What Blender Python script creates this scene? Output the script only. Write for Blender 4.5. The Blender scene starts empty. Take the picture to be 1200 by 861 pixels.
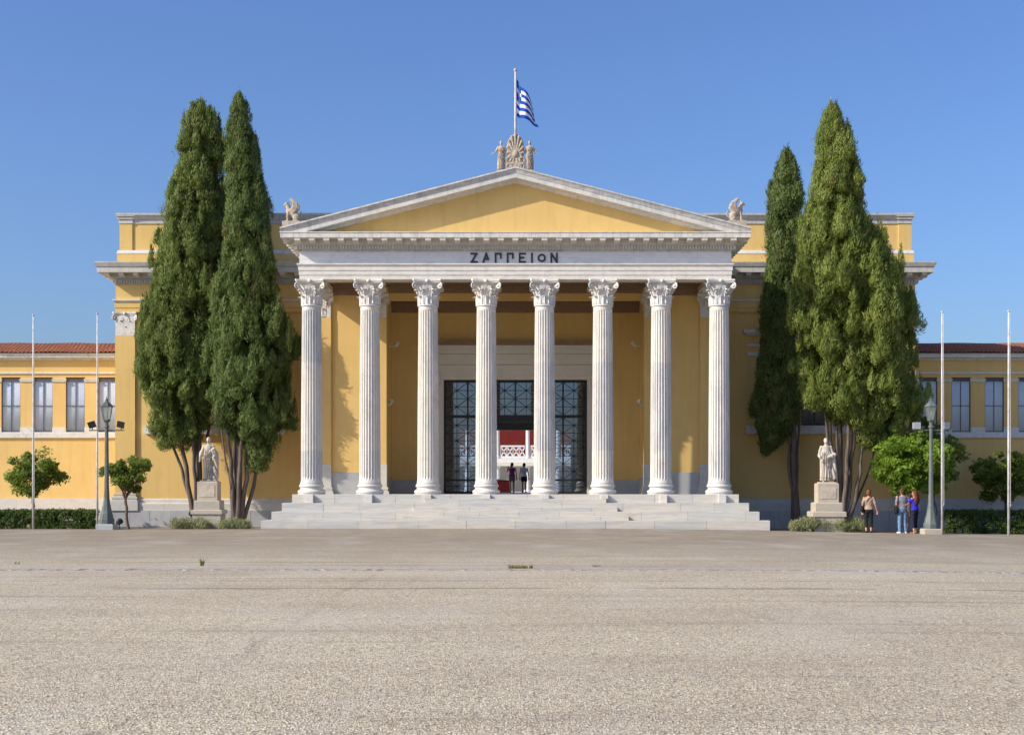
import bpy, math, random
import numpy as np
from mathutils import Vector, Matrix, Quaternion

random.seed(7)
S = bpy.context.scene
COL = S.collection
R = math.radians
PI = math.pi

# ------------------------------------------------------------------ camera
EYE, DIST, FPX = 1.6, 55.0, 1595.0      # eye height, metres to the column row, focal length in px of a 1200 px frame
cam = bpy.data.cameras.new('camera')
cam.sensor_width = 36.0
cam.lens = FPX / 1200 * 36
cam.shift_x = -4 / 1200
cam.shift_y = 141.5 / 1200
cam.clip_start, cam.clip_end = 0.2, 6000
camo = bpy.data.objects.new('camera', cam)
camo.location = (0, -DIST, EYE)
camo.rotation_euler = (R(90), 0, 0)
COL.objects.link(camo)
S.camera = camo

# ------------------------------------------------------------------ sky, sun, exposure
SUN_TRAVEL = Vector((2.2, 1.0, -1.55)).normalized()
to_sun = -SUN_TRAVEL
W = bpy.data.worlds.new('World')
S.world = W
W.use_nodes = True
nt = W.node_tree
nt.nodes.clear()
sky = nt.nodes.new('ShaderNodeTexSky')
sky.sky_type = 'NISHITA'
sky.sun_disc = False
sky.sun_elevation = math.asin(to_sun.z)
sky.sun_rotation = math.atan2(to_sun.x, to_sun.y)
sky.air_density = 1.0
sky.dust_density = 2.4
sky.ozone_density = 7.0
bg = nt.nodes.new('ShaderNodeBackground')
bg.inputs['Strength'].default_value = 0.110
wo = nt.nodes.new('ShaderNodeOutputWorld')
hs = nt.nodes.new('ShaderNodeHueSaturation')
hs.inputs['Saturation'].default_value = 1.06
hs.inputs['Hue'].default_value = 0.508
nt.links.new(sky.outputs[0], hs.inputs['Color'])
nt.links.new(hs.outputs[0], bg.inputs[0])
nt.links.new(bg.outputs[0], wo.inputs[0])
sl = bpy.data.lights.new('sun', 'SUN')
sl.energy = 3.15
sl.angle = R(0.53)
sl.color = (1.0, 0.92, 0.79)
so = bpy.data.objects.new('sun', sl)
so.rotation_euler = SUN_TRAVEL.to_track_quat('-Z', 'Y').to_euler()
so.location = (-60, -60, 60)
COL.objects.link(so)
S.view_settings.view_transform = 'Standard'
S.view_settings.look = 'None'
S.view_settings.gamma = 1.0
S.view_settings.exposure = 0.72
S.view_settings.use_curve_mapping = False

# ------------------------------------------------------------------ measuring: real sizes from the survey of the photo
def MX(px, y): return (px - 604.0) / FPX * (DIST + y)
def MZ(py, y): return EYE + (572.0 - py) / FPX * (DIST + y)
def gz(x, y=-10.0):
    t = min(1.0, max(0.0, (x - 3.0) / 20.0))
    u = min(1.0, max(0.0, (y + 1.75) / 0.3))
    return -0.22 * t * t * (3 - 2 * t) - 0.16 * u * u * (3 - 2 * u)

# ------------------------------------------------------------------ mesh building
class MB:
    def __init__(s): s.v, s.f = [], []
    def add(s, vs, fs):
        n = len(s.v)
        s.v.extend([tuple(p) for p in vs])
        s.f.extend([tuple(i + n for i in f) for f in fs])
    def box(s, x0, x1, y0, y1, z0, z1):
        s.add([(x0,y0,z0),(x1,y0,z0),(x1,y1,z0),(x0,y1,z0),(x0,y0,z1),(x1,y0,z1),(x1,y1,z1),(x0,y1,z1)],
              [(0,3,2,1),(4,5,6,7),(0,1,5,4),(1,2,6,5),(2,3,7,6),(3,0,4,7)])
        return s
    def rings(s, rings, cap0=True, cap1=True, closed=True):
        n = len(rings[0]); vs = [p for r in rings for p in r]; fs = []
        for k in range(len(rings) - 1):
            for i in range(n if closed else n - 1):
                j = (i + 1) % n
                fs.append((k*n+i, k*n+j, (k+1)*n+j, (k+1)*n+i))
        if cap0: fs.append(tuple(range(n))[::-1])
        if cap1: fs.append(tuple((len(rings)-1)*n + i for i in range(n)))
        s.add(vs, fs)
        return s
    def lathe(s, prof, n=24, c=(0,0,0), cap=True, ph=0.0):
        rs = [[(c[0]+r*math.cos(2*PI*i/n+ph), c[1]+r*math.sin(2*PI*i/n+ph), c[2]+z) for i in range(n)] for r, z in prof]
        return s.rings(rs, cap, cap)
    def tube(s, pts, rad, n=8, cap=True, ref=None):
        pts = [Vector(p) for p in pts]; rs = []
        prev = None
        for k, p in enumerate(pts):
            d = (pts[min(k+1, len(pts)-1)] - pts[max(k-1, 0)])
            d = d.normalized() if d.length > 1e-9 else Vector((0,0,1))
            if prev is None:
                a = Vector(ref) if ref else (Vector((1,0,0)) if abs(d.x) < 0.9 else Vector((0,1,0)))
            else: a = prev
            a = (a - d * a.dot(d)).normalized(); prev = a
            b = d.cross(a)
            r = rad[k] if isinstance(rad, (list, tuple)) else rad
            ra, rb = r if isinstance(r, tuple) else (r, r)
            rs.append([p + a*ra*math.cos(2*PI*i/n) + b*rb*math.sin(2*PI*i/n) for i in range(n)])
        return s.rings(rs, cap, cap)
    def capsule(s, p0, p1, r0, r1, n=12):
        # tapered limb with rounded ends; radii may be (across, deep)
        p0, p1 = Vector(p0), Vector(p1); d = p1 - p0; L = max(d.length, 1e-5); d = d / L
        q = lambda r: r if isinstance(r, tuple) else (r, r)
        r0, r1 = q(r0), q(r1); pts, rad = [], []
        for k in range(5):
            a = (k + 0.15) / 4.6 * PI / 2; m = max(r0) * math.cos(a)
            pts.append(p0 - d*m); rad.append((r0[0]*math.sin(a), r0[1]*math.sin(a)))
        pts.append(p0 + d*L*0.02); rad.append(r0); pts.append(p0 + d*L*0.98); rad.append(r1)
        for k in range(4, -1, -1):
            a = (k + 0.15) / 4.6 * PI / 2; m = max(r1) * math.cos(a)
            pts.append(p1 + d*m); rad.append((r1[0]*math.sin(a), r1[1]*math.sin(a)))
        return s.tube(pts, rad, n)
    def ball(s, c, rx, ry=None, rz=None, n=12, m=8, rot=None):
        ry = rx if ry is None else ry; rz = rx if rz is None else rz
        rs = []
        for k in range(m + 1):
            a = PI * (k + 0.04) / (m + 0.08); rg = []
            for i in range(n):
                t = 2*PI*i/n
                p = Vector((rx*math.sin(a)*math.cos(t), ry*math.sin(a)*math.sin(t), -rz*math.cos(a)))
                if rot is not None: p = rot @ p
                rg.append(p + Vector(c))
            rs.append(rg)
        return s.rings(rs)
    def mesh(s, name):
        m = bpy.data.meshes.new(name)
        m.from_pydata(s.v, [], s.f); m.update()
        return m
    def build(s, name, mat, parent=None, smooth=False, **kw):
        return put(name, s.mesh(name), mat, parent, smooth, **kw)

def put(name, me, mat, parent=None, smooth=False, label=None, cat=None, group=None, kind=None, loc=None, rz=0.0):
    o = bpy.data.objects.new(name, me)
    if mat is not None and me is not None and not me.materials: me.materials.append(mat)
    if smooth and me is not None:
        if smooth is True:
            me.polygons.foreach_set('use_smooth', [True] * len(me.polygons))
        else:
            me.polygons.foreach_set('use_smooth', [True] * len(me.polygons))
            try: me.set_sharp_from_angle(angle=R(smooth))
            except Exception: pass
    COL.objects.link(o)
    if parent is not None: o.parent = parent
    if loc is not None: o.location = loc
    if rz: o.rotation_euler.z = rz
    tag(o, label, cat, group, kind)
    return o

def tag(o, label=None, cat=None, group=None, kind=None):
    if label: o['label'] = label
    if cat: o['category'] = cat
    if group: o['group'] = group
    if kind: o['kind'] = kind
    return o

def empty(name, loc=(0,0,0), parent=None, rz=0.0, **kw):
    o = bpy.data.objects.new(name, None)
    o.empty_display_size = 0.2
    COL.objects.link(o)
    o.location = loc; o.rotation_euler.z = rz
    if parent is not None: o.parent = parent
    return tag(o, **kw)

def copy_tree(o, parent='same'):
    c = o.copy(); COL.objects.link(c)
    c.parent = o.parent if parent == 'same' else parent
    for ch in [x for x in KIDS(o)]: copy_tree(ch, c)
    return c
def KIDS(o): return [x for x in COL.objects if x.parent == o]

def box_part(name, mat, parent, *b, **kw): return MB().box(*b).build(name, mat, parent, **kw)

# ------------------------------------------------------------------ materials
def newmat(name):
    m = bpy.data.materials.new(name); m.use_nodes = True
    t = m.node_tree; t.nodes.clear()
    o = t.nodes.new('ShaderNodeOutputMaterial'); b = t.nodes.new('ShaderNodeBsdfPrincipled')
    t.links.new(b.outputs[0], o.inputs[0])
    return m, t, b, o
def N(t, kind, **kw):
    n = t.nodes.new(kind)
    for k, v in kw.items(): setattr(n, k, v)
    return n
def coords(t, scale=(1,1,1), what='pos', rot=(0,0,0)):
    if what == 'pos': src = N(t, 'ShaderNodeNewGeometry').outputs['Position']
    else: src = N(t, 'ShaderNodeTexCoord').outputs[what]
    mp = N(t, 'ShaderNodeMapping'); mp.inputs['Scale'].default_value = scale
    mp.inputs['Rotation'].default_value = rot
    t.links.new(src, mp.inputs[0])
    return mp.outputs[0]
def noise(t, vec, scale, detail=4, rough=0.55, dist=0.0):
    n = N(t, 'ShaderNodeTexNoise')
    n.inputs['Scale'].default_value = scale; n.inputs['Detail'].default_value = detail
    n.inputs['Roughness'].default_value = rough; n.inputs['Distortion'].default_value = dist
    t.links.new(vec, n.inputs['Vector'])
    return n.outputs[0]
def ramp(t, fac, stops):
    r = N(t, 'ShaderNodeValToRGB')
    e = r.color_ramp.elements
    while len(e) > 1: e.remove(e[-1])
    for i, (p, c) in enumerate(stops):
        el = e[0] if i == 0 else e.new(p)
        el.position = p; el.color = (c if isinstance(c, (tuple, list)) else (c, c, c)) + ((1,) if not isinstance(c, (tuple, list)) or len(c) == 3 else ()) if isinstance(c, (tuple, list)) else (c, c, c, 1)
    t.links.new(fac, r.inputs[0])
    return r.outputs[0]
def mix(t, fac, a, b, mode='MIX'):
    m = N(t, 'ShaderNodeMix', data_type='RGBA', blend_type=mode)
    for sock, v in ((m.inputs['Factor'], fac), (m.inputs[6], a), (m.inputs[7], b)):
        if hasattr(v, 'is_output'): t.links.new(v, sock)
        elif isinstance(v, (tuple, list)): sock.default_value = tuple(v) + ((1,) if len(v) == 3 else ())
        else: sock.default_value = v
    return m.outputs[2]
def bump(t, b, h, strength=0.3, dist=0.01):
    n = N(t, 'ShaderNodeBump'); n.inputs['Strength'].default_value = strength; n.inputs['Distance'].default_value = dist
    t.links.new(h, n.inputs['Height']); t.links.new(n.outputs[0], b.inputs['Normal'])

def mottled(name, c0, c1, scale=2.0, rough=0.8, bscale=60, bstr=0.15, spec=0.3, stretch=(1,1,1), metal=0.0, c2=None, s2=9.0, bdist=0.006):
    m, t, b, o = newmat(name)
    v = coords(t, stretch)
    col = ramp(t, noise(t, v, scale, 5), [(0.3, c0), (0.7, c1)])
    if c2 is not None:
        col = mix(t, ramp(t, noise(t, v, s2, 4, 0.6), [(0.52, 0.0), (0.72, 0.7)]), col, c2)
    t.links.new(col, b.inputs['Base Color'])
    b.inputs['Roughness'].default_value = rough; b.inputs['Specular IOR Level'].default_value = spec
    b.inputs['Metallic'].default_value = metal
    bump(t, b, noise(t, coords(t), bscale, 3), bstr, bdist)
    return m
def marble(name, base, vein, stain=None, rough=0.5, vscale=(1.2, 1.2, 5.0), amt=0.55, var=0.10, streak=0.0):
    m, t, b, o = newmat(name)
    n1 = noise(t, coords(t, vscale), 1.3, 8, 0.62, 1.6)
    col = mix(t, ramp(t, n1, [(0.46, 0.0), (0.60, amt)]), base, vein)
    if stain is not None:
        col = mix(t, ramp(t, noise(t, coords(t, (0.7, 0.7, 1.6)), 2.1, 7, 0.65, 0.6), [(0.55, 0.0), (0.75, 0.6)]), col, stain)
    if streak:
        col = mix(t, ramp(t, noise(t, coords(t, (7, 7, 0.45)), 1.0, 5, 0.6), [(0.45, 0.0), (0.72, streak)]), col, (0.16, 0.15, 0.145))
    oi = N(t, 'ShaderNodeObjectInfo')
    rnd = ramp(t, oi.outputs['Random'], [(0.0, 1.0 - var), (1.0, 1.0)])
    tint = ramp(t, oi.outputs['Random'], [(0.0, (0.96, 0.98, 1.0)), (0.5, (1.0, 0.99, 0.96)), (1.0, (1.0, 0.97, 0.92))])
    col = mix(t, 1.0, mix(t, 1.0, col, rnd, 'MULTIPLY'), tint, 'MULTIPLY')
    t.links.new(col, b.inputs['Base Color'])
    b.inputs['Roughness'].default_value = rough; b.inputs['Specular IOR Level'].default_value = 0.35
    bump(t, b, noise(t, coords(t), 28, 5), 0.25, 0.008)
    return m
def plain(name, c, rough=0.6, metal=0.0, spec=0.4, var=0.12, bs=0.1, bscale=40):
    d = tuple(x * (1 - var) for x in c); e = tuple(min(1, x * (1 + var)) for x in c)
    return mottled(name, d, e, 6.0, rough, bscale, bs, spec, metal=metal)
def leafmat(name, dark, light, trans=0.25, tcol=(0.25, 0.4, 0.05), brown=None):
    m, t, b, o = newmat(name)
    at = N(t, 'ShaderNodeAttribute', attribute_name='tint')
    col = ramp(t, at.outputs['Fac'], [(0.0, dark), (0.93, light), (1.0, brown or light)])
    t.links.new(col, b.inputs['Base Color'])
    b.inputs['Roughness'].default_value = 0.6; b.inputs['Specular IOR Level'].default_value = 0.25
    tr = N(t, 'ShaderNodeBsdfTranslucent')
    t.links.new(mix(t, 0.5, col, tcol), tr.inputs['Color'])
    mx = N(t, 'ShaderNodeMixShader'); mx.inputs[0].default_value = trans
    t.links.new(b.outputs[0], mx.inputs[1]); t.links.new(tr.outputs[0], mx.inputs[2]); t.links.new(mx.outputs[0], o.inputs[0])
    return m
def glassmat(name, tint=(0.75, 0.8, 0.85), gloss=0.25, rough=0.02):
    m, t, b, o = newmat(name)
    t.nodes.remove(b)
    tr = N(t, 'ShaderNodeBsdfTransparent'); tr.inputs[0].default_value = tint + (1,)
    gl = N(t, 'ShaderNodeBsdfGlossy'); gl.inputs['Roughness'].default_value = rough; gl.inputs[0].default_value = (0.9, 0.95, 1, 1)
    mx = N(t, 'ShaderNodeMixShader'); mx.inputs[0].default_value = gloss
    t.links.new(tr.outputs[0], mx.inputs[1]); t.links.new(gl.outputs[0], mx.inputs[2])
    t.links.new(mx.outputs[0], o.inputs[0])
    return m

M = {}
def plaster(name, c0, c1):
    m, t, b, o = newmat(name)
    col = ramp(t, noise(t, coords(t), 0.8, 6, 0.6), [(0.3, c0), (0.7, c1)])
    col = mix(t, ramp(t, noise(t, coords(t, (3.5, 3.5, 0.35)), 1.0, 5, 0.6), [(0.5, 0.0), (0.78, 0.36)]), col, tuple(x*0.72 for x in c0))
    t.links.new(col, b.inputs['Base Color'])
    b.inputs['Roughness'].default_value = 0.9; b.inputs['Specular IOR Level'].default_value = 0.15
    bump(t, b, noise(t, coords(t), 35, 5), 0.2, 0.006)
    return m
M['yellow'] = plaster('yellow_plaster', (0.68, 0.460, 0.165), (0.75, 0.515, 0.195))
M['marble'] = marble('white_marble', (0.76, 0.73, 0.68), (0.52, 0.52, 0.52), (0.62, 0.54, 0.43), amt=0.45, streak=0.12)
M['marble_grey'] = marble('weathered_marble', (0.60, 0.59, 0.57), (0.36, 0.36, 0.37), (0.46, 0.42, 0.36), amt=0.6, streak=0.45)
M['marble_cornice'] = marble('cornice_marble', (0.74, 0.71, 0.66), (0.50, 0.49, 0.47), (0.58, 0.51, 0.41), amt=0.4, streak=0.3)
M['marble_frieze'] = marble('frieze_marble', (0.74, 0.76, 0.79), (0.56, 0.58, 0.62), (0.68, 0.66, 0.62), amt=0.5, var=0.14)
M['marble_shaft'] = marble('column_marble', (0.75, 0.71, 0.65), (0.53, 0.525, 0.52), (0.62, 0.52, 0.39), amt=0.5, vscale=(1.5, 1.5, 0.5), var=0.17, streak=0.10)
M['marble_carved'] = marble('carved_marble', (0.74, 0.71, 0.67), (0.46, 0.45, 0.44), (0.50, 0.44, 0.36), amt=0.5, vscale=(3, 3, 3))
M['marble_step'] = marble('step_marble', (0.62, 0.59, 0.53), (0.44, 0.445, 0.445), (0.52, 0.43, 0.31), amt=0.6, vscale=(0.35, 0.6, 5.5), var=0.10)
M['statue'] = marble('statue_marble', (0.58, 0.51, 0.42), (0.40, 0.345, 0.28), (0.33, 0.27, 0.20), amt=0.6, vscale=(2, 2, 1.5), rough=0.65)
M['roof_stone'] = marble('roof_statue_stone', (0.52, 0.43, 0.33), (0.28, 0.22, 0.16), (0.24, 0.19, 0.14), amt=0.75, vscale=(4, 4, 3), rough=0.8)
M['griffin'] = marble('griffin_stone', (0.50, 0.43, 0.35), (0.30, 0.24, 0.18), (0.24, 0.20, 0.155), amt=0.6, vscale=(4, 4, 3), rough=0.8)
M['trim'] = mottled('painted_trim', (0.62, 0.60, 0.55), (0.70, 0.67, 0.61), 1.5, 0.7, 40, 0.15, 0.3, c2=(0.44, 0.42, 0.38), s2=4)
M['trim_grey'] = marble('weathered_trim', (0.60, 0.575, 0.53), (0.46, 0.44, 0.41), (0.40, 0.38, 0.35), amt=0.4, streak=0.35)
M['stone_grey'] = marble('grey_plinth_stone', (0.47, 0.475, 0.48), (0.36, 0.37, 0.38), (0.45, 0.42, 0.37), amt=0.6, vscale=(1, 1, 0.6), var=0.16)
M['stone_white'] = marble('plinth_course_stone', (0.64, 0.61, 0.56), (0.50, 0.49, 0.47), (0.56, 0.46, 0.34), amt=0.5, var=0.14)
M['pedestal'] = marble('pedestal_stone', (0.52, 0.45, 0.36), (0.40, 0.35, 0.28), (0.36, 0.27, 0.18), amt=0.6, rough=0.75)
M['brown'] = plain('brown_ceiling_paint', (0.27, 0.175, 0.105), 0.6)
M['bronze'] = plain('dark_bronze', (0.045, 0.035, 0.032), 0.5, spec=0.5)
M['dark_metal'] = plain('dark_door_metal', (0.022, 0.02, 0.02), 0.45)
M['cream'] = mottled('cream_door_stone', (0.66, 0.60, 0.50), (0.72, 0.66, 0.55), 1.5, 0.7)
M['inner'] = plain('vestibule_paint', (0.50, 0.42, 0.33), 0.8)
M['floor_in'] = plain('vestibule_floor', (0.58, 0.54, 0.48), 0.4)
M['door_glass'] = glassmat('door_glass', (0.56, 0.64, 0.74), 0.17)
M['win_glass'] = glassmat('window_glass', (0.92, 0.94, 0.97), 0.07)
M['curtain'] = marble('white_curtain', (0.80, 0.80, 0.85), (0.66, 0.66, 0.72), None, 0.9, (14, 1, 0.25), 0.22, 0.16)
M['win_frame'] = plain('window_frame_paint', (0.10, 0.08, 0.08), 0.5)
M['terracotta'] = mottled('terracotta_tile', (0.24, 0.085, 0.048), (0.36, 0.145, 0.08), 3.0, 0.85, 50, 0.2, 0.2, c2=(0.13, 0.07, 0.05), s2=5)
M['red_wall'] = plain('red_gallery_paint', (0.42, 0.055, 0.035), 0.8)
M['white_paint'] = plain('white_paint', (0.75, 0.74, 0.72), 0.6, var=0.04)
M['lead'] = plain('roof_sheet', (0.30, 0.30, 0.30), 0.7)
M['pole'] = mottled('flagpole_paint', (0.42, 0.40, 0.39), (0.62, 0.60, 0.59), 6.0, 0.5, 30, 0.1, 0.4, (1, 1, 0.6), c2=(0.30, 0.20, 0.15), s2=7)
M['lamp_green'] = mottled('lamp_green_paint', (0.085, 0.105, 0.095), (0.135, 0.155, 0.14), 3.0, 0.5, 40, 0.15, 0.4, c2=(0.19, 0.215, 0.195), s2=5)
M['lamp_glass'] = glassmat('lantern_glass', (0.85, 0.88, 0.84), 0.30, 0.35)
M['black_metal'] = plain('floodlight_black', (0.03, 0.03, 0.033), 0.45)
M['grey_metal'] = plain('floodlight_grey', (0.42, 0.44, 0.46), 0.4, metal=0.3)
M['bark'] = mottled('cypress_bark', (0.085, 0.062, 0.05), (0.205, 0.165, 0.14), 3.0, 0.95, 18, 0.6, 0.1, (6, 6, 0.5), bdist=0.03)
M['bark2'] = mottled('orange_bark', (0.11, 0.075, 0.055), (0.20, 0.14, 0.11), 5.0, 0.95, 25, 0.5, 0.1, (5, 5, 0.7))
M['cyp'] = leafmat('cypress_foliage', (0.088, 0.130, 0.030), (0.275, 0.315, 0.090), 0.38, (0.20, 0.30, 0.05), (0.20, 0.15, 0.07))
M['cyp_gold'] = leafmat('cypress_foliage_olive', (0.105, 0.155, 0.030), (0.325, 0.365, 0.092), 0.40, (0.28, 0.36, 0.05), (0.24, 0.18, 0.07))
M['cyp_dark'] = leafmat('cypress_foliage_deep', (0.070, 0.112, 0.028), (0.215, 0.265, 0.080), 0.36, (0.16, 0.26, 0.05), (0.17, 0.13, 0.06))
M['orange_leaf'] = leafmat('orange_tree_leaf', (0.090, 0.140, 0.020), (0.27, 0.315, 0.062), 0.45, (0.22, 0.34, 0.04))
M['lime_leaf'] = leafmat('lime_tree_leaf', (0.065, 0.135, 0.016), (0.215, 0.330, 0.036), 0.42, (0.50, 0.60, 0.05))
M['hedge_leaf'] = leafmat('hedge_leaf', (0.040, 0.075, 0.016), (0.115, 0.165, 0.040), 0.25)
M['shrub_leaf'] = leafmat('shrub_leaf', (0.21, 0.23, 0.10), (0.44, 0.45, 0.23), 0.35, (0.3, 0.32, 0.15))
M['weed'] = leafmat('weed_blade', (0.10, 0.12, 0.02), (0.28, 0.26, 0.06), 0.3, (0.35, 0.35, 0.06))
M['chip'] = leafmat('chipping_stone', (0.16, 0.13, 0.10), (0.75, 0.68, 0.58), 0.0)
M['soil'] = mottled('bed_soil', (0.20, 0.16, 0.12), (0.30, 0.25, 0.19), 2.0, 0.95, 25, 0.5, 0.1)
M['skin'] = plain('skin', (0.48, 0.25, 0.165), 0.6, var=0.06, bs=0.02)

def ground_mat(name, near):
    m, t, b, o = newmat(name)
    v = coords(t, (1.0, 0.55, 1.0))
    vo = N(t, 'ShaderNodeTexVoronoi', feature='F1'); vo.inputs['Scale'].default_value = 62
    t.links.new(v, vo.inputs['Vector'])
    sep = N(t, 'ShaderNodeSeparateColor'); t.links.new(vo.outputs['Color'], sep.inputs[0])
    cols = [(0.0, (0.15, 0.125, 0.10)), (0.14, (0.36, 0.30, 0.215)), (0.45, (0.58, 0.48, 0.318)), (0.78, (0.71, 0.60, 0.412)), (1.0, (0.88, 0.81, 0.63))]
    col = ramp(t, sep.outputs[0], cols)
    grey = ramp(t, sep.outputs[1], [(0.0, 0.0), (0.55, 0.0), (1.0, 0.55)])
    col = mix(t, grey, col, (0.45, 0.41, 0.345))
    # binder between the stones
    col = mix(t, ramp(t, vo.outputs['Distance'], [(0.42, 0.0), (0.75, 0.45)]), col, (0.20, 0.16, 0.115))
    pos = N(t, 'ShaderNodeSeparateXYZ'); t.links.new(N(t, 'ShaderNodeNewGeometry').outputs['Position'], pos.inputs[0])
    def ma(op, a, b_, cl=False):
        n = N(t, 'ShaderNodeMath', operation=op, use_clamp=cl)
        for q, w in enumerate((a, b_)):
            if hasattr(w, 'is_output'): t.links.new(w, n.inputs[q])
            else: n.inputs[q].default_value = w
        return n.outputs[0]
    wob = noise(t, coords(t, (0.7, 0.7, 1)), 1.0, 5, 0.6)
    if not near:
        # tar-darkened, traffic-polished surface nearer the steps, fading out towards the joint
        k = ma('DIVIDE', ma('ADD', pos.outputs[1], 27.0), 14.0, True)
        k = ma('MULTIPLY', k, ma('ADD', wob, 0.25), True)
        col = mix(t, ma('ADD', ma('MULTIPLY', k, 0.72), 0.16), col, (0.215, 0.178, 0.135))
    # broad discolouration and dirt
    col = mix(t, ramp(t, noise(t, coords(t, (0.16, 0.5, 1)), 1.0, 6, 0.6, 0.4), [(0.36, 0.0), (0.72, 0.45)]), col, (0.27, 0.20, 0.145))
    col = mix(t, ramp(t, noise(t, coords(t, (0.5, 0.22, 1)), 1.0, 4, 0.6), [(0.5, 0.0), (0.72, 0.3)]), col, (0.56, 0.51, 0.44))
    # long thin scuffs running across
    col = mix(t, ramp(t, noise(t, coords(t, (0.05, 1.7, 1)), 1.0, 5, 0.65, 0.3), [(0.58, 0.0), (0.68, 0.45)]), col, (0.15, 0.125, 0.11))
    spots = noise(t, coords(t, (1, 0.5, 1)), 3.1, 3, 0.5)
    col = mix(t, ramp(t, spots, [(0.70, 0.0), (0.75, 0.55)]), col, (0.14, 0.105, 0.08))
    if near:
        # an old paving joint running towards the steps and a crack running across
        gate = ramp(t, noise(t, coords(t, (0.35, 0.35, 1)), 1.0, 3), [(0.38, 0.0), (0.55, 1.0)])
        for axis, at_, wd, sc in ((0, -2.65, 0.10, 0.24), (1, -33.2, 0.20, 0.75), (1, -31.4, 0.14, 0.5)):
            d = ma('ABSOLUTE', ma('ADD', pos.outputs[axis], ma('ADD', ma('MULTIPLY', wob, 0.7), -0.35 - at_)), 0)
            line = ma('SUBTRACT', 1.0, ma('DIVIDE', d, wd, True), True)
            col = mix(t, ma('MULTIPLY', ma('MULTIPLY', line, sc), gate), col, (0.12, 0.085, 0.065))
    t.links.new(col, b.inputs['Base Color'])
    b.inputs['Roughness'].default_value = 0.92; b.inputs['Specular IOR Level'].default_value = 0.2
    h = mix(t, 0.35, vo.outputs['Distance'], noise(t, v, 20, 4))
    bump(t, b, h, 0.9 if near else 0.6, 0.014)
    return m
M['gravel'] = ground_mat('exposed_aggregate', True)
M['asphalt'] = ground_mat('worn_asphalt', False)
M['seam'] = mottled('seam_concrete', (0.20, 0.195, 0.19), (0.50, 0.48, 0.46), 7.0, 0.95, 30, 0.8, 0.1, (1, 1, 1), c2=(0.045, 0.04, 0.036), s2=5, bdist=0.03)

# ------------------------------------------------------------------ ground
def sheet(name, xs, ys, dz, mat, kind='structure', **kw):
    mb = MB(); n = len(xs)
    vs = [(x, y, gz(x, y) + dz) for y in ys for x in xs]
    fs = [(j*n+i, j*n+i+1, (j+1)*n+i+1, (j+1)*n+i) for j in range(len(ys)-1) for i in range(n-1)]
    mb.add(vs, fs)
    return mb.build(name, mat, None, True, kind=kind, **kw)
XS = [-3000, -300, -60] + [i for i in range(-40, 42, 2)] + [60, 300, 3000]
sheet('ground', XS, [-400, -90, -60, -45, -30, -15, -1.75, -1.45, 0, 20, 60, 300, 4000], 0.0, M['gravel'],
      label='beige exposed aggregate plaza paving in the foreground', cat='pavement')
XR = [i for i in range(-60, 62, 2)]
SEAM_Y = -28.3
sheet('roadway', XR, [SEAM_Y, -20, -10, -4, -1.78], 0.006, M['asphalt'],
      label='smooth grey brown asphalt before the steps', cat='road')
sheet('planting_bed', XR, [-1.78, -1.7, -1.6, -1.5, -1.45, 0, 3, 6.7], 0.012, M['soil'], label='bare earth strip along the building base', cat='bed')
# ragged concrete joint between the two pavings
mb = MB(); rr = random.Random(3); rows = []
for i in range(0, 801):
    x = -40 + i * 0.1
    w = 0.18 + 0.10*rr.random(); w2 = 0.14 + 0.16*rr.random(); h = 0.006 + 0.022*rr.random()**2
    g = gz(x)
    rows.append([(x, SEAM_Y - w2, g - 0.01), (x, SEAM_Y - w2*0.7, g + h*0.7), (x, SEAM_Y, g + h), (x, SEAM_Y + w*0.8, g + h*0.6), (x, SEAM_Y + w, g - 0.01)])
mb.rings(rows, False, False, closed=False)
mb.build('pavement_joint', M['seam'], None, False, kind='structure', label='ragged grey concrete joint crossing the plaza', cat='joint')

# loose chippings lying on the paving nearest the camera
def chippings():
    rng = np.random.default_rng(77); n = 6000
    y = -55 + 8 + 20*rng.random(n)**1.5; x = rng.uniform(-1, 1, n) * (y + 55) * 0.42
    r = rng.uniform(0.004, 0.011, n); z = np.array([gz(a) for a in x]) + r*0.25
    base = np.array([(1,0,0),(0,1,0),(-1,0,0),(0,-1,0),(0,0,1),(0,0,-1)], float)
    F0 = np.array([(0,1,4),(1,2,4),(2,3,4),(3,0,4),(1,0,5),(2,1,5),(3,2,5),(0,3,5)])
    sc = rng.uniform(0.6, 1.3, (n, 6, 3)) * r[:, None, None]
    a = rng.uniform(0, 2*PI, n); ca, sa = np.cos(a), np.sin(a)
    P = base[None]*sc; Q = P.copy(); Q[..., 0] = P[..., 0]*ca[:, None] - P[..., 1]*sa[:, None]; Q[..., 1] = P[..., 0]*sa[:, None] + P[..., 1]*ca[:, None]
    Q[..., 2] *= 0.7
    V = (Q + np.stack([x, y, z], 1)[:, None]).reshape(-1, 3); F = (F0[None] + 6*np.arange(n)[:, None, None]).reshape(-1, 3)
    tri_mesh('loose_chippings', V, F, np.repeat(rng.random(n), 6), M['chip'], None, kind='stuff', label='loose stone chippings scattered over the near paving', cat='gravel')
# ------------------------------------------------------------------ the main building
BLD = empty('neoclassical_building', (0, 0, 0),
            label='yellow and white marble temple fronted hall with eight fluted columns', cat='building')
FLOOR = 1.36
CT = 9.97                      # top of the columns
NC, PITCH = 8, 2.352
AX = [(-3.5 + i) * PITCH for i in range(NC)]
HW, HD = 8.66, 0.43            # half width of the entablature, half depth of its beam
YB = 7.0                       # plane of the main block's front wall
BW = 18.1                      # half width of the main block

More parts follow.
